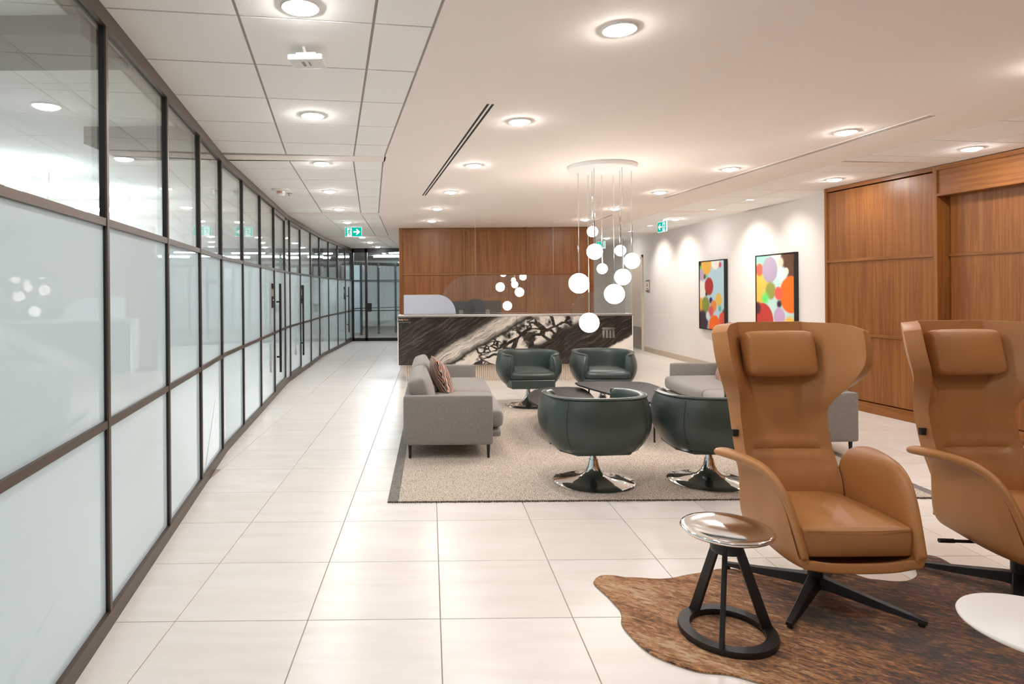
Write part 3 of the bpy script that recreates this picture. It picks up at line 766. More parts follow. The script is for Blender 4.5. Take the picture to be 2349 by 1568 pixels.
# ------------------------------------------------------------------ pendant cluster
pc = empty('pendant_chandelier', 'cluster of nine glowing white globes hung from a round ceiling plate', 'pendant light', (1.75, 6.36, CH))
bm = bmesh.new(); lathe(bm, [(.345, 0), (.345, -.04), (.335, -.048), (0, -.048)], 56); mesh_obj('ceiling_plate', bm, M['white'], pc, smooth=True, auto=35)
import math as _m
def un(px, py):
    a, b = px - 991.5, py - 665.5; c, s = math.cos(-.008), math.sin(-.008); return a * c + b * s, -a * s + b * c
GL = [(1359.2, 531, 12.4, 155), (1364.2, 577, 18, 130), (1381.5, 616, 12, 190), (1423, 574.4, 12.6, 150), (1449.8, 598, 18, 155), (1428.6, 635, 18.6, 122), (1409.4, 674, 22.8, 195), (1328, 649.5, 23, 172), (1351.6, 739.7, 22.5, 203)]
for px, py, r, ty in GL:
    tu, tv = un(px, 350 + ty / 3.646); Y = -1423 * (CH - .048 - CAMZ) / tv; Y = min(max(Y, 6.08), 6.62)
    u, v = un(px, py); X = u * Y / 1423; Z = CAMZ - v * Y / 1423; R = r * Y / 1423
    lx, ly, lz = X - 1.75, Y - 6.36, Z - CH
    bm = bmesh.new(); bmesh.ops.create_uvsphere(bm, u_segments=28, v_segments=16, radius=R)
    gb = mesh_obj('globe', bm, M['globe'], pc, (lx, ly, lz), smooth=True)
    bm = bmesh.new(); tube(bm, [(lx, ly, lz + R * .97), (lx, ly, lz + R + .30)], .0065, 8); mesh_obj('chrome_stem', bm, M['chrome'], pc)
    bm = bmesh.new(); k = random.uniform(-.006, .006); tube(bm, [(lx, ly, lz + R + .3), (lx + k, ly, (lz + R + .3) * .5), (lx + k * .3, ly, -.20), (lx, ly, -.046)], .003, 6); mesh_obj('cord', bm, M['steel'], pc)

# ------------------------------------------------------------------ reception desk
DX0, DX1, DY = -.568, 3.262, 10.1
rd = empty('reception_desk', 'long reception desk faced in black and white veined marble', 'reception desk', (DX0, DY, 0))
L = DX1 - DX0; seam = 1.94
M['marble'] = mk_marble('veined_marble', 0.0)
for xa, xb in ((.012, seam - .002), (seam + .002, L - .012)):
    boxo('marble_panel', (xa, xb, 0, .03, .272, 1.052), M['marble'], rd)
boxo('end_panel', (0, .012, -.004, .85, .265, 1.075), M['white'], rd); boxo('end_panel', (L - .012, L, -.004, .85, .265, 1.075), M['white'], rd)
boxo('counter_top', (.0, L, -.01, .36, 1.052, 1.08), M['white'], rd, bevel=.003)
boxo('edge_strip', (.0, L, -.014, -.009, 1.055, 1.078), M['steel'], rd)
boxo('work_surface', (.012, L - .012, .36, .85, .71, .74), M['white'], rd)
boxo('inner_panel', (.012, L - .012, .33, .36, .25, 1.052), M['white'], rd)
boxo('plinth_core', (.12, L - .12, .17, .75, 0, .27), M['creamink'], rd)
bm = bmesh.new(); x = .12
while x < L - .13:
    box(bm, x, x + .022, .15, .172, 0, .268); x += .034
o = mesh_obj('plinth_ribs', bm, M['creamink'], rd); o['kind'] = 'stuff'
# temple emblem
lg = boxo('emblem', (3.325, 3.535, -.012, .0, .838, .86), M['alu'], rd); lg['label'] = 'polished column emblem with lintel and four pillars'
boxo('emblem_lintel', (3.332, 3.528, -.010, 0, .822, .832), M['alu'], lg)
for k in range(4):
    x = 3.332 + k * .0535; boxo('emblem_pillar', (x, x + .037, -.012, 0, .69, .815), M['alu'], lg)
# small dark plate with lettering, standing in for a mirrored display, at the left end
pl = empty('screen_reflection_plate', 'small black plate with cream and orange lettering shaped as a screen reflection at the left end of the desk', 'sign', (DX0 + .11, DY - .003, 1.012))
boxo('plate', (-.105, .105, -.006, .0, -.035, .04), M['slotdark'], pl); boxo('rule', (-.105, .105, -.0075, -.006, -.046, -.040), M['greyink'], pl)
text('lettering', 'Daily', .042, M['creamink'], pl, (-.06, -.0065, .0), (PI / 2, 0, 0), .0008); text('lettering', 'Visit', .042, M['orangeink'], pl, (.022, -.0065, .0), (PI / 2, 0, 0), .0008)

def screen(name, label, x0, x1, z0, z1, y, r, side, mat, par=None):
    """upright glass sheet with one big rounded upper corner (side -1 left, +1 right)"""
    pts = [(x0, z0), (x1, z0)]
    n = 14
    if side > 0:
        pts += [(x1 - r + r * math.cos(k * PI / 2 / n), z1 - r + r * math.sin(k * PI / 2 / n)) for k in range(n + 1)] + [(x0, z1)]
    else:
        pts += [(x1, z1)] + [(x0 + r - r * math.sin(k * PI / 2 / n), z1 - r + r * math.cos(k * PI / 2 / n)) for k in range(n + 1)]
    bm = bmesh.new()
    a = [bm.verts.new((p[0], y, p[1])) for p in pts]; b = [bm.verts.new((p[0], y + .008, p[1])) for p in pts]
    bm.faces.new(a); bm.faces.new(b[::-1])
    for i in range(len(pts)): bm.faces.new((a[i], a[(i + 1) % len(pts)], b[(i + 1) % len(pts)], b[i]))
    return mesh_obj(name, bm, mat, par)
e = empty('glass_screen', 'low frosted glass screen with painted daylight haze and rounded corner at the left end of the desk', 'glass screen', (-.1, 10.2, 1.08))
o = screen('sheet', '', -.47 + .1, .385 + .1, .012, .335, 0, .31, 1, M['screenhaze'], e); boxo('base_channel', (-.37, .485, -.012, .02, 0, .014), M['steel'], e)
e = empty('glass_screen', 'low glass screen with rounded corner at the right end of the desk', 'glass screen', (2.7, 10.2, 1.08))
o = screen('sheet', '', -.41, .465, .012, .36, 0, .34, -1, M['screenclear'], e); boxo('base_channel', (-.41, .465, -.012, .02, 0, .014), M['steel'], e)
e = empty('hanging_glass_screen', 'large clear glass screen hung on thin wires over the desk', 'glass screen', (1.3, 10.22, 1.11))
screen('sheet', '', -1.17, 1.2, 0, .62, 0, .50, -1, M['screenclear'], e)
boxo('bottom_edge', (-1.17, 1.2, -.002, .01, -.003, .0), M['steel'], e)
for x in (.715 - 1.3, 2.0 - 1.3):
    bm = bmesh.new(); tube(bm, [(x, .004, .61), (x, .004, CH - 1.11)], .0022, 6); mesh_obj('suspension_wire', bm, M['steel'], e)
# monitors
def monitor(label, x, y, w, h, rz, zc):
    e = empty('monitor', label, 'monitor', (x, y, .74), rz, 'monitors on the desk')
    rboxo('display_case', (w / 2, .018, h / 2), .008, M['monitor'], e, (0, 0, zc), sub=0)
    boxo('screen_face', (-w / 2 + .01, w / 2 - .01, .0182, .0195, zc - h / 2 + .01, zc + h / 2 - .01), M['slotdark'], e)
    boxo('neck', (-.035, .035, -.045, -.012, .01, zc), M['greybox'], e, bevel=.004); boxo('foot', (-.12, .12, -.10, .09, 0, .012), M['monitor'], e, bevel=.003)
monitor('narrow dark monitor seen from behind between frosted screen and office chair', .48, 10.60, .30, .30, .25, .405)
monitor('wide dark monitor with grey stand seen from behind, beside the office chair', .95, 10.66, .46, .31, -.06, .41)
# office chair behind the desk
oc_ = empty('office_chair', 'black mesh office chair behind the reception monitors', 'chair', (.79, 11.35, 0))
def bk(u, v):
    a = (u - .5) * 2; z = .55 + .78 * v; w = .235 - .06 * v ** 4
    return (a * w, .05 * (1 - a * a) + .03 * v, z - .06 * v * a * a)
bm = bmesh.new(); grid(bm, bk, 9, 9); mesh_obj('backrest', bm, M['black'], oc_, smooth=True, sub=1, solid=.03)
rboxo('seat', (.25, .24, .04), .03, M['black'], oc_, (0, -.22 + .45, .47))
bm = bmesh.new(); tube(bm, [(0, .2, .06), (0, .2, .44)], .03, 10); mesh_obj('column', bm, M['black'], oc_)
for k in range(5):
    a = 2 * PI * k / 5; bm = bmesh.new(); tube(bm, [(0, .2, .09), (.28 * math.cos(a), .2 + .28 * math.sin(a), .05)], [.025, .015], 8); lgx = mesh_obj('base_arm', bm, M['black'], oc_)
    bm = bmesh.new(); lathe(bm, [(.027, 0), (.027, .05)], 12, .28 * math.cos(a), .2 + .28 * math.sin(a)); mesh_obj('castor', bm, M['black'], lgx)
bm = bmesh.new(); tube(bm, [(0, .2, .42), (0, .09, .5), (0, .07, .7)], .02, 8); mesh_obj('back_bracket', bm, M['black'], oc_)

# door in the white wall, restroom sign
def wside(y, z0, z1, y1, d0, d1, mat, name, parent, bevel=0):
    bm = bmesh.new(); prism(bm, [(rwx(y) - d0, y), (rwx(y1) - d0, y1), (rwx(y1) - d1, y1), (rwx(y) - d1, y)], z0, z1); return mesh_obj(name, bm, mat, parent, bevel=bevel)
d4 = bpy.data.objects.new('door_4', None); COL.objects.link(d4); struct(d4, 'pale washroom door with steel kick plate in the white wall', 'door')
wside(14.90, .0, 2.30, 14.96, -.02, .035, M['creamink'], 'frame_jamb', d4); wside(15.72, 0, 2.30, 15.78, -.02, .035, M['creamink'], 'frame_jamb', d4); wside(14.90, 2.24, 2.30, 15.78, -.02, .035, M['creamink'], 'frame_head', d4)
wside(14.96, .01, 2.12, 15.72, -.01, .012, M['door'], 'door_leaf', d4); wside(14.96, 2.14, 2.24, 15.72, -.01, .008, M['baseb'], 'transom_panel', d4); k_ = wside(14.98, .02, .55, 15.70, .012, .016, M['steel'], 'kick_plate', d4)
sg = empty('washroom_sign', 'small framed washroom sign on the white wall beside the door', 'sign', (rwx(14.55) - .001, 14.55, 1.56), math.atan2(-(rwx(14.6) - rwx(14.5)) / .1, 1))
boxo('sign_back', (-.014, 0, -.12, .12, -.15, .13), M['steel'], sg); boxo('sign_face', (-.02, -.014, -.10, .10, -.105, .09), M['creamink'], sg)
bm = bmesh.new(); lathe(bm, [(0, .04), (.012, .035), (.016, .0), (.03, -.03), (0, -.06)], 12); o = mesh_obj('pictogram', bm, M['ink'], sg, (-.0205, 0, .02)); o.scale = (.1, 1, 1)
boxo('caption', (-.0215, -.02, -.04, .04, -.085, -.065), M['ink'], sg)

# paintings
def painting(label, y0, y1, z0, z1, bg, blobs, name):
    ang = math.atan2(rwx(y1) - rwx(y0), y1 - y0)
    ym = (y0 + y1) / 2; w = (y1 - y0)
    # local x runs from the far edge (left in view) to the near edge, local y points into the wall
    e = empty('abstract_painting', label, 'painting', (rwx(ym) - .004, ym, z0), -PI / 2 - ang)
    h = z1 - z0
    for a in ((-w / 2, -w / 2 + .014, 0, h), (w / 2 - .014, w / 2, 0, h), (-w / 2, w / 2, 0, .014), (-w / 2, w / 2, h - .014, h)):
        boxo('frame_rail', (a[0], a[1], -.062, 0, a[2], a[3]), M['black'], e)
    boxo('canvas', (.016, w - .016, -.052, -.01, .016, h - .016), mk_blobs(name, bg, blobs), e, (-w / 2, 0, 0))
c = srgb
W1 = .96
painting('tall abstract painting of soft colour circles on pale blue, farther from the walnut wall', 10.85, 11.81, .72, 1.995, (c(168, 200, 214), c(186, 212, 220)), [
 (.02, 1.16, .16, c(44, 36, 34), .03), (.03, 1.13, .06, c(80, 190, 70), .03), (.28, 1.20, .20, c(222, 170, 74), .02), (.62, 1.25, .15, c(232, 226, 214), .02), (.80, 1.18, .05, c(206, 82, 78), .02),
 (.06, 1.00, .13, c(178, 150, 180), .03), (.07, .72, .19, c(226, 220, 210), .03), (.22, .98, .05, c(96, 74, 40), .02), (.30, .99, .04, c(110, 190, 160), .02), (.38, .80, .165, c(168, 50, 42), .02), (.28, .66, .045, c(84, 60, 60), .015),
 (.05, .42, .17, c(220, 170, 70), .03), (.25, .46, .15, c(132, 140, 60), .03), (.45, .54, .06, c(34, 46, 116), .015), (.74, .56, .115, c(222, 184, 84), .02), (.55, .44, .11, c(222, 140, 72), .02), (.45, .34, .10, c(206, 88, 92), .03), (.78, .40, .055, c(96, 178, 166), .02), (.92, .33, .06, c(120, 72, 44), .03),
 (.12, .14, .22, c(66, 52, 62), .04), (.33, .25, .07, c(208, 222, 226), .03), (.58, .06, .22, c(236, 106, 30), .02), (.86, .22, .115, c(210, 82, 62), .02), (.90, .04, .10, c(44, 58, 120), .03)], 'canvas_far')
painting('tall abstract painting of large soft circles with orange and violet, nearer the walnut wall', 8.865, 9.87, .72, 1.995, (c(176, 214, 206), c(200, 226, 222)), [
 (.15, 1.15, .2, c(150, 214, 186), .08), (.55, 1.16, .14, c(232, 226, 214), .03), (.86, 1.18, .2, c(92, 62, 46), .03), (.92, .98, .17, c(96, 66, 50), .04), (.66, 1.14, .07, c(224, 206, 182), .03),
 (.08, .80, .30, c(230, 186, 84), .04), (.10, 1.05, .10, c(228, 104, 84), .02), (.38, 1.04, .20, c(172, 158, 180), .015), (.70, .95, .12, c(206, 226, 228), .03), (.80, 1.0, .055, c(230, 226, 218), .015),
 (.40, .72, .135, c(146, 150, 74), .03), (.25, .60, .09, c(90, 220, 110), .07), (.90, .66, .27, c(240, 112, 34), .02), (.60, .68, .10, c(224, 96, 84), .02), (.62, .52, .06, c(60, 48, 50), .03),
 (.05, .40, .14, c(104, 66, 60), .03), (.18, .24, .29, c(188, 64, 58), .015), (.04, .44, .09, c(82, 52, 54), .03), (.62, .33, .14, c(190, 158, 194), .02), (.88, .16, .18, c(230, 184, 84), .04), (.68, .07, .10, c(230, 224, 214), .03)], 'canvas_near')

# ------------------------------------------------------------------ rugs
RX0, RX1, RY0, RY1 = -.325, 3.60, 4.35, 8.34
rg = empty('area_rug', 'large beige woven rug with dark grey side borders under the lounge group', 'rug', (0, 0, 0))
boxo('rug_field', (RX0 + .075, RX1 - .075, RY0, RY1, 0.0005, .012), M['rug'], rg, bevel=.003)
for a, b in ((RX0, RX0 + .075), (RX1 - .075, RX1)): boxo('side_border', (a, b, RY0, RY1, 0.0005, .012), M['rugborder'], rg, bevel=.003)
bm = bmesh.new(); x = RX0
while x < RX1 - .012:
    w = random.uniform(.008, .014)
    box(bm, x, x + w * .8, RY0 - random.uniform(.004, .012), RY0 + .004, .0005, random.uniform(.008, .0118)); x += w + random.uniform(0, .006)
o = mesh_obj('fringe', bm, plain('rug_binding', srgb(92, 82, 76), .95), rg); o['kind'] = 'stuff'

HIDE = [(.815, 3.151), (.855, 3.205), (.922, 3.21), (.979, 3.182), (1.098, 3.166), (1.22, 3.166), (1.293, 3.2), (1.426, 3.243), (1.521, 3.275), (1.609, 3.261), (1.675, 3.242), (1.817, 3.232), (1.915, 3.238), (2.03, 3.29), (2.10, 3.29), (2.154, 3.22), (2.19, 3.15), (2.248, 3.135), (2.30, 3.108), (2.37, 3.112), (2.449, 3.163), (2.511, 3.224), (2.57, 3.333), (2.60, 3.40), (2.66, 3.43), (2.744, 3.41), (2.76, 3.341), (2.75, 3.27), (2.79, 3.20), (2.86, 3.13), (2.96, 3.05), (3.05, 2.9), (3.09, 2.7), (3.05, 2.45), (3.10, 2.2), (3.22, 1.95), (3.25, 1.8), (3.12, 1.74), (2.95, 1.82), (2.75, 1.83), (2.5, 1.76), (2.2, 1.78), (1.98, 1.72), (1.86, 1.62), (1.76, 1.66), (1.70, 1.80), (1.62, 1.96), (1.5, 2.10), (1.36, 2.25), (1.229, 2.329), (1.154, 2.37), (1.075, 2.387), (.999, 2.411), (.924, 2.46), (.87, 2.536), (.832, 2.631), (.828, 2.733), (.848, 2.82), (.857, 2.884), (.843, 2.971), (.812, 3.053), (.802, 3.11)]
def densify(pts, it=2):
    for _ in range(it):
        q = []
        for a, b in zip(pts, pts[1:] + pts[:1]):
            q += [(a[0] * .75 + b[0] * .25, a[1] * .75 + b[1] * .25), (a[0] * .25 + b[0] * .75, a[1] * .25 + b[1] * .75)]
        pts = q
    return pts
hd = empty('cowhide_rug', 'brown brindle cowhide rug under the tan wing chairs', 'rug')
dp = densify(HIDE, 2)
dp = [(x + .004 * math.sin(31 * y + 17 * x), y + .004 * math.sin(29 * x - 13 * y)) for x, y in dp]
bm = bmesh.new(); prism(bm, dp, .003, .009); mesh_obj('hair_side', bm, M['hide'], hd)
cxh = sum(p[0] for p in dp) / len(dp); cyh = sum(p[1] for p in dp) / len(dp)
bm = bmesh.new(); prism(bm, [(cxh + (x - cxh) * 1.003, cyh + (y - cyh) * 1.003) for x, y in dp], .0005, .003); mesh_obj('suede_backing', bm, M['hideback'], hd)

# ------------------------------------------------------------------ sofas
def sofa(label, xb, dr, y0, y1):
    """xb = back plane x, dr = +1 faces +x"""
    ym = (y0 + y1) / 2; Lh = (y1 - y0) / 2
    e = empty('sofa', label, 'sofa', (xb, ym, .0127), 0 if dr > 0 else PI)
    D = .785
    for s in (-1, 1):
        rboxo('arm', (D / 2, .035, .2175), .022, M['sofa'], e, (D / 2, s * (Lh - .035), .335), sub=1)
    rboxo('back_panel', (.035, Lh - .07, .2175), .022, M['sofa'], e, (.04, 0, .335))
    rboxo('seat_base', (.40, Lh - .075, .035), .03, M['sofa'], e, (.47, 0, .20))
    def tp(p, a, b, c_):
        p.x += .03 * (1 - abs(b) ** 4) * (1 if a > .5 else 0); return p
    for s in (-1, 1):
        w = (Lh - .078) / 2
        rboxo('seat_cushion', (.39, w, .085), .06, M['sofa'], e, (.50, s * w, .325), puff=(.02, 0, .02), sub=1)
        rboxo('back_cushion', (.085, w - .005, .19), .05, M['sofa'], e, (.155, s * w, .50), puff=(.035, 0, .02), mtx=Matrix.Rotation(-.28, 4, 'Y'), sub=1)
    for x in (.055, D - .04):
        for s in (-1, 1):
            bm = bmesh.new(); tube(bm, [(x, s * (Lh - .04), .12), (x, s * (Lh - .04), 0)], [.017, .011], 10); mesh_obj('leg', bm, M['black'], e)
    return e
sofa('grey fabric sofa near the glass wall with its striped cushion', -.262, 1, 5.42, 7.72)
sofa('grey fabric sofa half hidden behind the nearer tan wing chair', 3.725, -1, 5.42, 7.72)
def cushion(label, loc, rot):
    bm = bmesh.new(); 
    def tp(p, a, b, c_):
        k = 1 - .10 * (a * a) * (b * b); edge = max(abs(a), abs(b)) ** 3
        p.z *= (1 - .85 * edge); p.x *= (.92 + .08 * (a * a) * 1); p.y *= (.92 + .08 * b * b); return p
    rbox(bm, .23, .23, .075, .05, (0, 0, .03), None, tp)
    o = mesh_obj('striped_cushion', bm, M['stripe'], None, loc, smooth=True, sub=1); o.rotation_euler = rot
    tag(o, label, 'cushion'); return o
cushion('striped multicolour cushion leaning on the left-hand sofa', (.085, 6.55, .565), (0, 1.22, .12))
cushion('striped multicolour cushion on the right-hand sofa behind the tan chair', (3.36, 7.05, .575), (0, -1.2, -.15))

# ------------------------------------------------------------------ swivel tub chairs
def tub(label, loc, rz):
    e = empty('tub_chair', label, 'armchair', loc, rz)
    N = 33; TH0 = math.radians(143)
    def plan(th, r, n=2.7):
        c_, s_ = math.cos(th), math.sin(th)
        k = (abs(c_) ** n + abs(s_) ** n) ** (-1 / n)
        return Vector((r * k * s_, r * k * c_ * .93, 0))
    OUT = [(.275, .262), (.34, .30), (.395, .39), (.418, .49), (.405, .59), (.378, .66)]
    RIM = [(.370, .688), (.345, .695), (.322, .684)]
    INN = [(.315, .62), (.312, .50), (.305, .36), (.25, .28)]
    prof = OUT + RIM + INN
    bm = bmesh.new(); cols = []
    for i in range(N):
        th = -TH0 + 2 * TH0 * i / (N - 1)
        f = abs(th) / TH0; dip = .025 * f ** 3
        cols.append([bm.verts.new(plan(th, r) + Vector((0, 0, z - dip * (z - .26) / .43))) for r, z in prof])
    for a, b in zip(cols, cols[1:]):
        for k in range(len(prof) - 1): bm.faces.new((a[k], b[k], b[k + 1], a[k + 1]))
    for cl in (cols[0], cols[-1]): bm.faces.new(cl)
    sh = mesh_obj('shell', bm, M['green'], e, smooth=True, sub=1)
    # piping along the rim and the arm fronts
    path = [plan(-TH0, r) * 1.0 + Vector((0, 0, z - .025 * (z - .26) / .43)) for r, z in ((.30, .275), (.40, .40), (.42, .49), (.406, .59), (.374, .675))]
    pr = []
    for i in range(N):
        th = -TH0 + 2 * TH0 * i / (N - 1); f = abs(th) / TH0
        pr.append(plan(th, .376) + Vector((0, 0, .682 - .025 * f ** 3)))
    path2 = [Vector((-p.x, p.y, p.z)) for p in path[::-1]]
    bm = bmesh.new(); tube(bm, path + pr + path2, .0065, 6); mesh_obj('piping', bm, M['green'], sh, smooth=True)
    for th in (-.72, .72):
        bm = bmesh.new(); tube(bm, [plan(th, r + .001) + Vector((0, 0, z)) for r, z in OUT], .0022, 5); mesh_obj('seam', bm, M['green'], sh, smooth=True)
    # closed underside, apron and seat
    bm = bmesh.new()
    ap = [(-.265, -.355), (.265, -.355), (.30, -.2), (.29, .1), (.2, .25), (-.2, .25), (-.29, .1), (-.30, -.2)]
    prism(bm, ap, .258, .37); mesh_obj('apron', bm, M['green'], e, bevel=.012)
    def tp(p, a, b, c_):
        if b > 0: p.x *= 1 - .16 * b * b
        return p
    rboxo('seat_cushion', (.272, .30, .055), .045, M['green'], e, (0, -.065, .415), puff=(.012, .018, .022), taper=tp)
    bm = bmesh.new(); lathe(bm, [(.028, .27), (.028, .165), (.03, .16)], 20); mesh_obj('column', bm, M['chrome'], e, smooth=True, auto=40)
    bm = bmesh.new(); lathe(bm, [(0, .0), (.305, .0), (.308, .006), (.30, .012), (.22, .022), (.14, .034), (.09, .052), (.06, .082), (.042, .125), (.034, .17), (.0, .17)], 56, cap=False); mesh_obj('trumpet_base', bm, M['chrome'], e, smooth=True, auto=40)
    return e
tub('green leather tub chair facing the camera in front of the desk, nearer the glass wall', (1.22, 7.93, 0.0125), .03)
tub('green leather tub chair facing the camera in front of the desk, right-hand one', (2.17, 7.93, 0.0125), -.06)
tub('green leather tub chair seen from behind, standing alone in full view', (1.228, 4.765, .0125), PI + .06)
tub('green leather tub chair seen from behind, partly hidden by the tan wing chair', (2.115, 4.765, .0125), PI - .05)

# ------------------------------------------------------------------ coffee tables
def ctable(label, pts, z, legs):
    e = empty('coffee_table', label, 'coffee table', (0, 0, .0125))
    bm = bmesh.new(); prism(bm, densify(densify(pts, 0), 1), z - .02, z); mesh_obj('table_top', bm, M['blackwood'], e, bevel=.004)
    for x, y in legs:
        bm = bmesh.new(); tube(bm, [(x, y, 0), (x, y, z - .018)], .009, 8); mesh_obj('leg', bm, M['black'], e)
ctable('lower black angular coffee table between the tub chairs', [(1.20, 7.12), (1.68, 7.18), (1.72, 6.9), (1.66, 6.3), (1.45, 5.75), (1.05, 5.8), (.95, 6.5)], .35, [(1.25, 7.0), (1.60, 6.4), (1.12, 5.92), (1.42, 5.9)])
ctable('taller black angular coffee table beside the right-hand sofa', [(1.58, 7.03), (1.72, 7.12), (2.34, 7.12), (2.46, 6.9), (2.42, 6.2), (2.2, 5.7), (1.95, 5.85), (1.72, 6.5)], .415, [(1.76, 7.0), (2.3, 6.98), (2.12, 5.95), (2.32, 6.4)])

# ------------------------------------------------------------------ tan wing chairs
def wing_chair(label, loc, rz, base_rz=0):
    e = empty('wing_chair', label, 'armchair', loc, rz)
    # back shell with wings: u across (-1..1), z up
    HW = [(.30, .235), (.50, .238), (.70, .236), (.84, .240), (.90, .262), (.96, .305), (1.03, .34), (1.09, .365), (1.16, .374), (1.285, .374)]
    FW = [(.30, .03), (.60, .03), (.84, .04), (.90, .09), (.97, .175), (1.04, .235), (1.10, .255), (1.285, .255)]
    ZT = 1.285
    zl = [.30 + .0185 * i for i in range(51)] + [1.243, 1.262, 1.274, 1.281, 1.285]
    def back(s_, z):
        y = .225 + .20 * ((z - .30) / .98) - .06 * math.exp(-((z - .46) / .15) ** 2)
        s = abs(s_); hw = sum(lin(HW, z + q * .012) for q in range(-3, 4)) / 7; fw = sum(lin(FW, z + q * .012) for q in range(-3, 4)) / 7
        k = max(0, (s - .50) / .50); x = hw * s
        if s < .86 and z < .9:       # upholstery crease above the lumbar pad
            g = min(1, (.86 - s) * 6); y += g * (.017 * math.exp(-((z - .625) / .010) ** 2) - .006 * math.exp(-((z - .655) / .02) ** 2) - .006 * math.exp(-((z - .597) / .02) ** 2))
        zz = z
        if z > 1.19 and s > .80: zz = z - .032 * ((s - .80) / .20) ** 2 * ((z - 1.19) / .095)
        return Vector((math.copysign(x, s_), y - fw * k ** 1.15, zz))
    bm = bmesh.new(); us = [-1, -.985, -.95, -.9, -.83, -.76, -.7, -.63, -.56, -.5, -.4, -.25, -.1, .1, .25, .4, .5, .56, .63, .7, .76, .83, .9, .95, .985, 1]
    vs = [[bm.verts.new(back(u, z)) for z in zl] for u in us]
    for p, q in zip(vs, vs[1:]):
        for j in range(len(zl) - 1): bm.faces.new((p[j], q[j], q[j + 1], p[j + 1]))
    bs = mesh_obj('back_shell', bm, M['tan'], e, smooth=True, solid=.075)
    m = bs.modifiers.new('soft', 'BEVEL'); m.width = .034; m.segments = 5; m.limit_method = 'ANGLE'; m.angle_limit = .9
    for x in (-.20, .06):      # seams over the top edge
        bm = bmesh.new(); tube(bm, [(x, .375, 1.288), (x, .385, 1.3235 - .038 + .0015), (x, .42, 1.2865), (x, .455, 1.284)], .002, 5); mesh_obj('top_seam', bm, M['stitch'], bs)
    rboxo('headrest', (.184, .05, .118), .035, M['tan'], e, (0, .302, 1.128), puff=(0, .012, .004), mtx=Matrix.Rotation(-.22, 4, 'X'))
    # arms and seat bucket: cross sections from rear to front
    TOPZ = [(-.337, .310), (-.325, .345), (-.285, .46), (-.24, .56), (-.19, .612), (-.15, .636), (-.05, .65), (.08, .652), (.20, .642)]
    TOPX = [(-.337, .264), (-.26, .288), (-.18, .315), (-.05, .345), (.06, .38), (.16, .41), (.20, .40)]
    BW = [(-.337, .246), (-.2, .272), (0, .266), (.20, .248)]
    BZ = [(-.337, .276), (-.27, .25), (-.1, .242), (.2, .26)]
    ys = [-.337, -.328, -.302, -.28, -.25, -.20, -.13, -.05, .03, .11, .17, .20]
    def sec(y):
        zt, xt, bw, bz = lin(TOPZ, y), lin(TOPX, y), lin(BW, y), lin(BZ, y)
        h = zt - bz; w = xt - bw
        half = [(xt, zt), (bw + w * .6, zt + .004), (bw + w * .22, zt - min(.012, h * .1)), (bw + .004, zt - h * .2), (bw, bz + h * .5), (bw, bz + h * .2), (bw - .03, bz + .016), (bw * .6, bz)]
        return [Vector((-x, y, z)) for x, z in half] + [Vector((0, y, bz - .004))] + [Vector((x, y, z)) for x, z in half[::-1]]
    bm = bmesh.new(); rws = [[bm.verts.new(p) for p in sec(y)] for y in ys]
    for a, b in zip(rws, rws[1:]):
        for k in range(len(a) - 1): bm.faces.new((a[k], b[k], b[k + 1], a[k + 1]))
    bk_ = mesh_obj('arm_bucket', bm, M['tan'], e, smooth=True, solid=.042, sub=2)
    def tp(p, a, b, c_):
        if b > 0: p.x *= 1 - .12 * b
        if b < 0: p.z += (.0)
        return p
    sc = rboxo('seat_cushion', (.245, .262, .068), .026, M['tan'], e, (0, -.045, .372), puff=(.006, .02, .016), taper=tp, sub=2)
    bm = bmesh.new(); tube(bm, [(-.225, -.266, .055), (-.1, -.279, .056), (0, -.281, .056), (.1, -.279, .056), (.225, -.266, .055)], .0022, 5); mesh_obj('stitching', bm, M['stitch'], sc)
    # dark tag on the side of the back
    boxo('label_tag', (-.262, -.232, .262, .28, .70, .735), M['black'], e)
    # swivel column, star base
    bm = bmesh.new(); lathe(bm, [(.034, .26), (.034, .05), (.04, .045)], 24); mesh_obj('column', bm, M['black'], e, smooth=True, auto=40)
    boxo('seat_mechanism', (-.12, .12, -.11, .11, .225, .262), M['black'], e, bevel=.01)
    bm = bmesh.new(); tube(bm, [(-.10, .02, .235), (-.30, .03, .24)], .008, 8); tube(bm, [(-.29, .03, .24), (-.36, .032, .242)], .011, 8); mesh_obj('tilt_lever', bm, M['black'], e)
    for k in range(4):
        a = base_rz - rz + PI / 4 + k * PI / 2
        bm = bmesh.new()
        d = Vector((math.cos(a), math.sin(a), 0)); n = Vector((-d.y, d.x, 0))
        secs = [(.0, .034, .04, .10), (.06, .03, .045, .092), (.25, .022, .026, .058), (.405, .017, .016, .034), (.425, .015, .014, .03)]
        rr = []
        for r, w, z0, z1 in secs: rr.append([bm.verts.new(d * r + n * (sx * w) + Vector((0, 0, z))) for sx, z in ((-1, z0), (1, z0), (.75, z1), (-.75, z1))])
        for p, q in zip(rr, rr[1:]):
            for j in range(4): bm.faces.new((p[j], p[(j + 1) % 4], q[(j + 1) % 4], q[j]))
        bm.faces.new(rr[0]); bm.faces.new(rr[-1]); lgg = mesh_obj('base_leg', bm, M['black'], e, bevel=.002)
        bm = bmesh.new(); lathe(bm, [(.013, 0), (.013, .016)], 14, d.x * .405, d.y * .405); mesh_obj('glide', bm, M['black'], lgg)
    return e
wing_chair('tan leather high-back wing chair in full view beside the metal stool', (1.832, 2.985, .0095), 0)
wing_chair('tan leather high-back wing chair cut off by the right edge of the picture', (2.815, 2.985, .0095), 0)

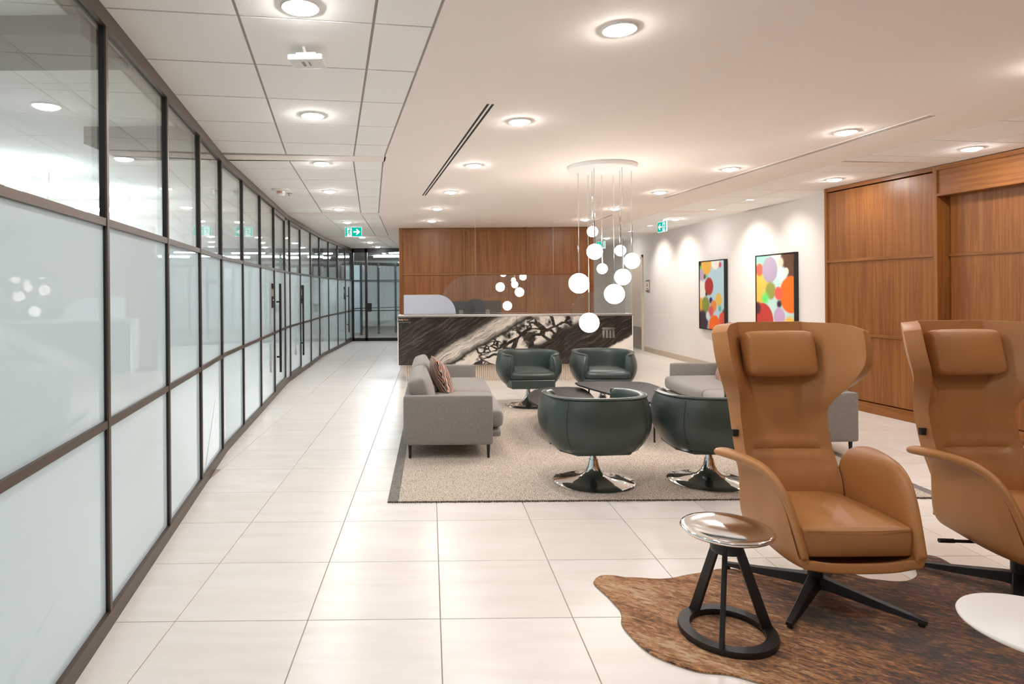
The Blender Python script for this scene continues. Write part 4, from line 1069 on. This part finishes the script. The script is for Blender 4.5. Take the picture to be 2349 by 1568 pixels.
# ------------------------------------------------------------------ metal stool
st = empty('metal_stool', 'low stool with polished round metal seat and black tripod base on the cowhide', 'stool', (1.253, 2.66, .009), .1)
bm = bmesh.new(); lathe(bm, [(0, .438), (.06, .440), (.13, .447), (.165, .456), (.182, .454), (.187, .446), (.180, .437), (.15, .428), (.08, .42), (0, .42)], 64, cap=False); mesh_obj('seat', bm, M['alu'], st, smooth=True)
bm = bmesh.new(); lathe(bm, [(.048, .424), (.052, .405), (.066, .368), (.062, .352), (.03, .345), (0, .345)], 40); mesh_obj('collar', bm, M['black'], st, smooth=True, auto=50)
bm = bmesh.new(); lathe(bm, [(.196, .0), (.199, .012), (.196, .026), (.150, .026), (.146, .013), (.150, .0), (.196, .0)], 64, cap=False); mesh_obj('base_ring', bm, M['black'], st, smooth=True, auto=50)
for k in range(3):
    a = math.radians(-122) + k * 2 * PI / 3 - .1
    d = Vector((math.cos(a), math.sin(a), 0)); n = Vector((-d.y, d.x, 0))
    bm = bmesh.new(); rr = []
    for r, z, w, th in ((.172, .012, .0095, .024), (.158, .05, .009, .023), (.05, .365, .009, .020), (.035, .40, .009, .016)):
        rr.append([bm.verts.new(d * (r + sy * th) + n * (sx * w) + Vector((0, 0, z))) for sx, sy in ((-1, -1), (1, -1), (1, 1), (-1, 1))])
    for p, q in zip(rr, rr[1:]):
        for j in range(4): bm.faces.new((p[j], p[(j + 1) % 4], q[(j + 1) % 4], q[j]))
    bm.faces.new(rr[0]); bm.faces.new(rr[-1]); mesh_obj('leg', bm, M['black'], st, bevel=.003)

# ------------------------------------------------------------------ white side table at the right edge
sd = empty('side_table', 'round white side table cut off by the right edge of the picture', 'side table', (1.905, 1.93, .009))
bm = bmesh.new(); lathe(bm, [(0, .40), (.205, .40), (.217, .406), (.219, .412), (.216, .417), (.20, .419), (0, .419)], 64, cap=False); mesh_obj('table_top', bm, M['white'], sd, smooth=True, auto=40)
bm = bmesh.new(); lathe(bm, [(.018, .015), (.018, .40)], 20); mesh_obj('column', bm, M['white'], sd, smooth=True, auto=40)
bm = bmesh.new(); lathe(bm, [(0, 0), (.16, 0), (.162, .006), (.15, .012), (.03, .018), (0, .018)], 48, cap=False); mesh_obj('base', bm, M['white'], sd, smooth=True, auto=40)
